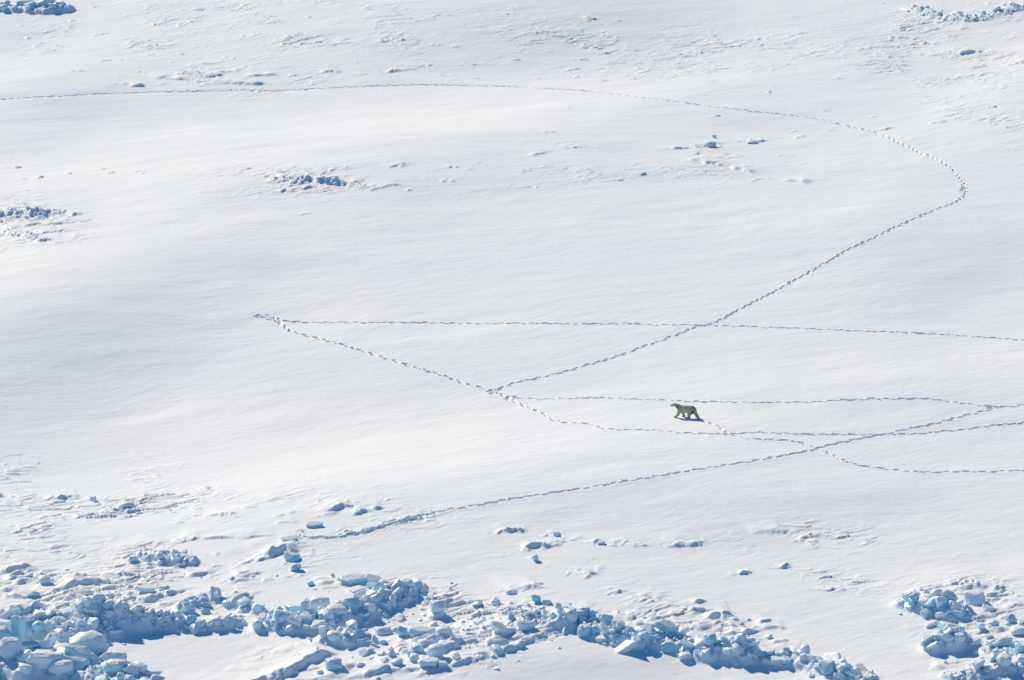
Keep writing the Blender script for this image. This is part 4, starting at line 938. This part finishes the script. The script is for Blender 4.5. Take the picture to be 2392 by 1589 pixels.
# bear space: +x forward (the head), +y its left side (towards the camera), z up, metres
def ball(bm, c, r, sc=(1, 1, 1), seg=20):
    M = Matrix.Translation(c) @ Matrix.Diagonal((*[r * s for s in sc], 1))
    bmesh.ops.create_uvsphere(bm, u_segments=seg, v_segments=seg // 2 + 2, radius=1, matrix=M)
def limb(bm, pts, sy=1.0):
    """tapered run of overlapping balls through (x, y, z, radius)"""
    for p, q in zip(pts[:-1], pts[1:]):
        n = max(3, int((Vector(q[:3]) - Vector(p[:3])).length / .025))
        for i in range(n + 1):
            t = i / n
            c = [p[k] + (q[k] - p[k]) * t for k in range(4)]
            ball(bm, c[:3], c[3], (1, sy, 1), 12)
def bear_body():
    bm = bmesh.new()
    # trunk: rump, belly, chest, shoulder
    limb(bm, [(-.84, 0, .80, .26), (-.66, 0, .84, .345), (-.35, 0, .83, .355), (0, 0, .80, .345), (.28, 0, .81, .325), (.50, 0, .86, .275)], .88)
    limb(bm, [(.25, 0, .90, .24), (.48, 0, .95, .21)], .8)
    # neck and head stretched forward and a little up
    limb(bm, [(.46, 0, .89, .265), (.66, .00, .98, .215), (.84, .01, 1.06, .175), (.96, .01, 1.11, .160), (1.06, .015, 1.12, .152)], .95)
    limb(bm, [(1.04, .015, 1.115, .150), (1.14, .02, 1.08, .120), (1.25, .02, 1.045, .106), (1.34, .02, 1.03, .094)], .95)
    for s in (1, -1):
        ball(bm, (.98, .01 + s * .11, 1.245), .048, (.6, 1, 1), 12)
    # near foreleg reaching forward, far foreleg pushing back
    limb(bm, [(.46, .15, .74, .225), (.54, .19, .50, .175), (.66, .20, .28, .145), (.78, .20, .13, .120), (.83, .20, .085, .095)])
    limb(bm, [(.80, .20, .08, .095), (.93, .20, .070, .090), (.99, .20, .065, .07)], 1.25)
    limb(bm, [(.38, -.15, .70, .20), (.30, -.18, .48, .155), (.20, -.19, .26, .125), (.14, -.19, .11, .11)])
    limb(bm, [(.10, -.19, .085, .095), (.26, -.19, .07, .085)], 1.25)
    # near hind leg planted under the belly, far hind leg trailing with the heel lifting
    limb(bm, [(-.62, .13, .70, .27), (-.48, .17, .50, .215), (-.42, .18, .30, .155), (-.46, .18, .12, .125)])
    limb(bm, [(-.46, .18, .095, .105), (-.34, .18, .08, .10), (-.26, .18, .07, .075)], 1.25)
    limb(bm, [(-.82, -.12, .72, .25), (-.92, -.17, .52, .195), (-1.06, -.19, .32, .150), (-1.20, -.19, .16, .120)])
    limb(bm, [(-1.22, -.19, .12, .105), (-1.14, -.19, .085, .10), (-1.02, -.19, .07, .085)], 1.25)
    # tail
    limb(bm, [(-1.06, 0, .82, .06), (-1.12, 0, .74, .045)])
    me = bpy.data.meshes.new('polar_bear'); bm.to_mesh(me); bm.free()
    tmp = bpy.data.objects.new('tmp_bear', me); COL.objects.link(tmp)
    m = tmp.modifiers.new('r', 'REMESH'); m.mode = 'VOXEL'; m.voxel_size = .017; m.use_smooth_shade = True
    m = tmp.modifiers.new('s', 'SMOOTH'); m.factor = .5; m.iterations = 7
    dg = bpy.context.evaluated_depsgraph_get()
    out = bpy.data.meshes.new_from_object(tmp.evaluated_get(dg))
    bpy.data.objects.remove(tmp); bpy.data.meshes.remove(me)
    return out
bx, by = Pt(1600, 976)
me = bear_body(); me.name = 'polar_bear'
co = np.empty(len(me.vertices) * 3, np.float32); me.vertices.foreach_get('co', co); co = co.reshape(-1, 3)
st = np.exp(-(((co[:, 0] + .80) / .13) ** 2 + ((co[:, 2] - .60) / .20) ** 2)) * 1.3  # brown fur stain plus shade between the hind legs, both painted into the colour
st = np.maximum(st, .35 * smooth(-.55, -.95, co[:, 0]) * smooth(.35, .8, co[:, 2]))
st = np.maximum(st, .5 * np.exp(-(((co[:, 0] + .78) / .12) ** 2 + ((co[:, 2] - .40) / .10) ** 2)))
st = np.maximum(st, .30 * smooth(-.02, -.2, co[:, 1]) * smooth(.62, .4, co[:, 2]))  # far-side legs toned darker below the belly
a = me.attributes.new('stain_shade', 'FLOAT', 'POINT'); a.data.foreach_set('value', np.clip(st, 0, 1).astype(np.float32))
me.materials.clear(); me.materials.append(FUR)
bear = bpy.data.objects.new('polar_bear', me); COL.objects.link(bear)
bear.location = (bx, by, hgt(bx, by) - .015)
HEAD = math.pi - R(17)
bear.scale = (.88, .90, .94)
bear.rotation_euler = (0, 0, HEAD)
tag(bear, 'cream polar bear with a dark neck collar walking left across the open snow', 'polar bear')
# in bear space the camera is on the +y side once it faces left
def child(name, bm, mat):
    me = bpy.data.meshes.new(name); bm.to_mesh(me); bm.free()
    for p in me.polygons: p.use_smooth = True
    me.materials.append(mat); o = bpy.data.objects.new(name, me); COL.objects.link(o); o.parent = bear
    return o
bm = bmesh.new(); ball(bm, (1.415, .02, 1.045), .050, (.8, 1.1, .9)); child('nose', bm, BLACK)
for s in (1, -1):
    bm = bmesh.new(); ball(bm, (1.15, .02 + s * .098, 1.155), .02); child('eye', bm, BLACK)
bm = bmesh.new(); ball(bm, (1.33, .02, .955), .03, (1.5, 1.1, .4)); child('mouth', bm, BLACK)
# collar: a band round the neck with a tag box on the side
bm = bmesh.new()
C0 = Vector((.74, .005, 1.015)); ax = Vector((.90, 0, .42)).normalized(); e1 = Vector((0, 1, 0)); e2 = ax.cross(e1).normalized()
n = 32; ring = []
for i in range(n):
    a_ = 2 * math.pi * i / n
    dv = e1 * math.cos(a_) * .196 + e2 * math.sin(a_) * .206
    row = []
    for (q, f) in ((-.028, 1), (-.028, 1.08), (.028, 1.08), (.028, 1)):
        row.append(bm.verts.new(C0 + ax * q + dv * f))
    ring.append(row)
for i in range(n):
    for k in range(4):
        bm.faces.new((ring[i][k], ring[(i + 1) % n][k], ring[(i + 1) % n][(k + 1) % 4], ring[i][(k + 1) % 4]))
bmesh.ops.recalc_face_normals(bm, faces=bm.faces)
collar = child('collar', bm, BAND)
bm = bmesh.new(); bmesh.ops.create_cube(bm, size=1, matrix=Matrix.Translation((.72, .215, .93)) @ Matrix.Diagonal((.11, .06, .10, 1)))
bmesh.ops.bevel(bm, geom=bm.edges, offset=.015, segments=2, affect='EDGES')
tb = child('collar_tag', bm, BLACK); tb.parent = collar

scene.render.engine = 'CYCLES'
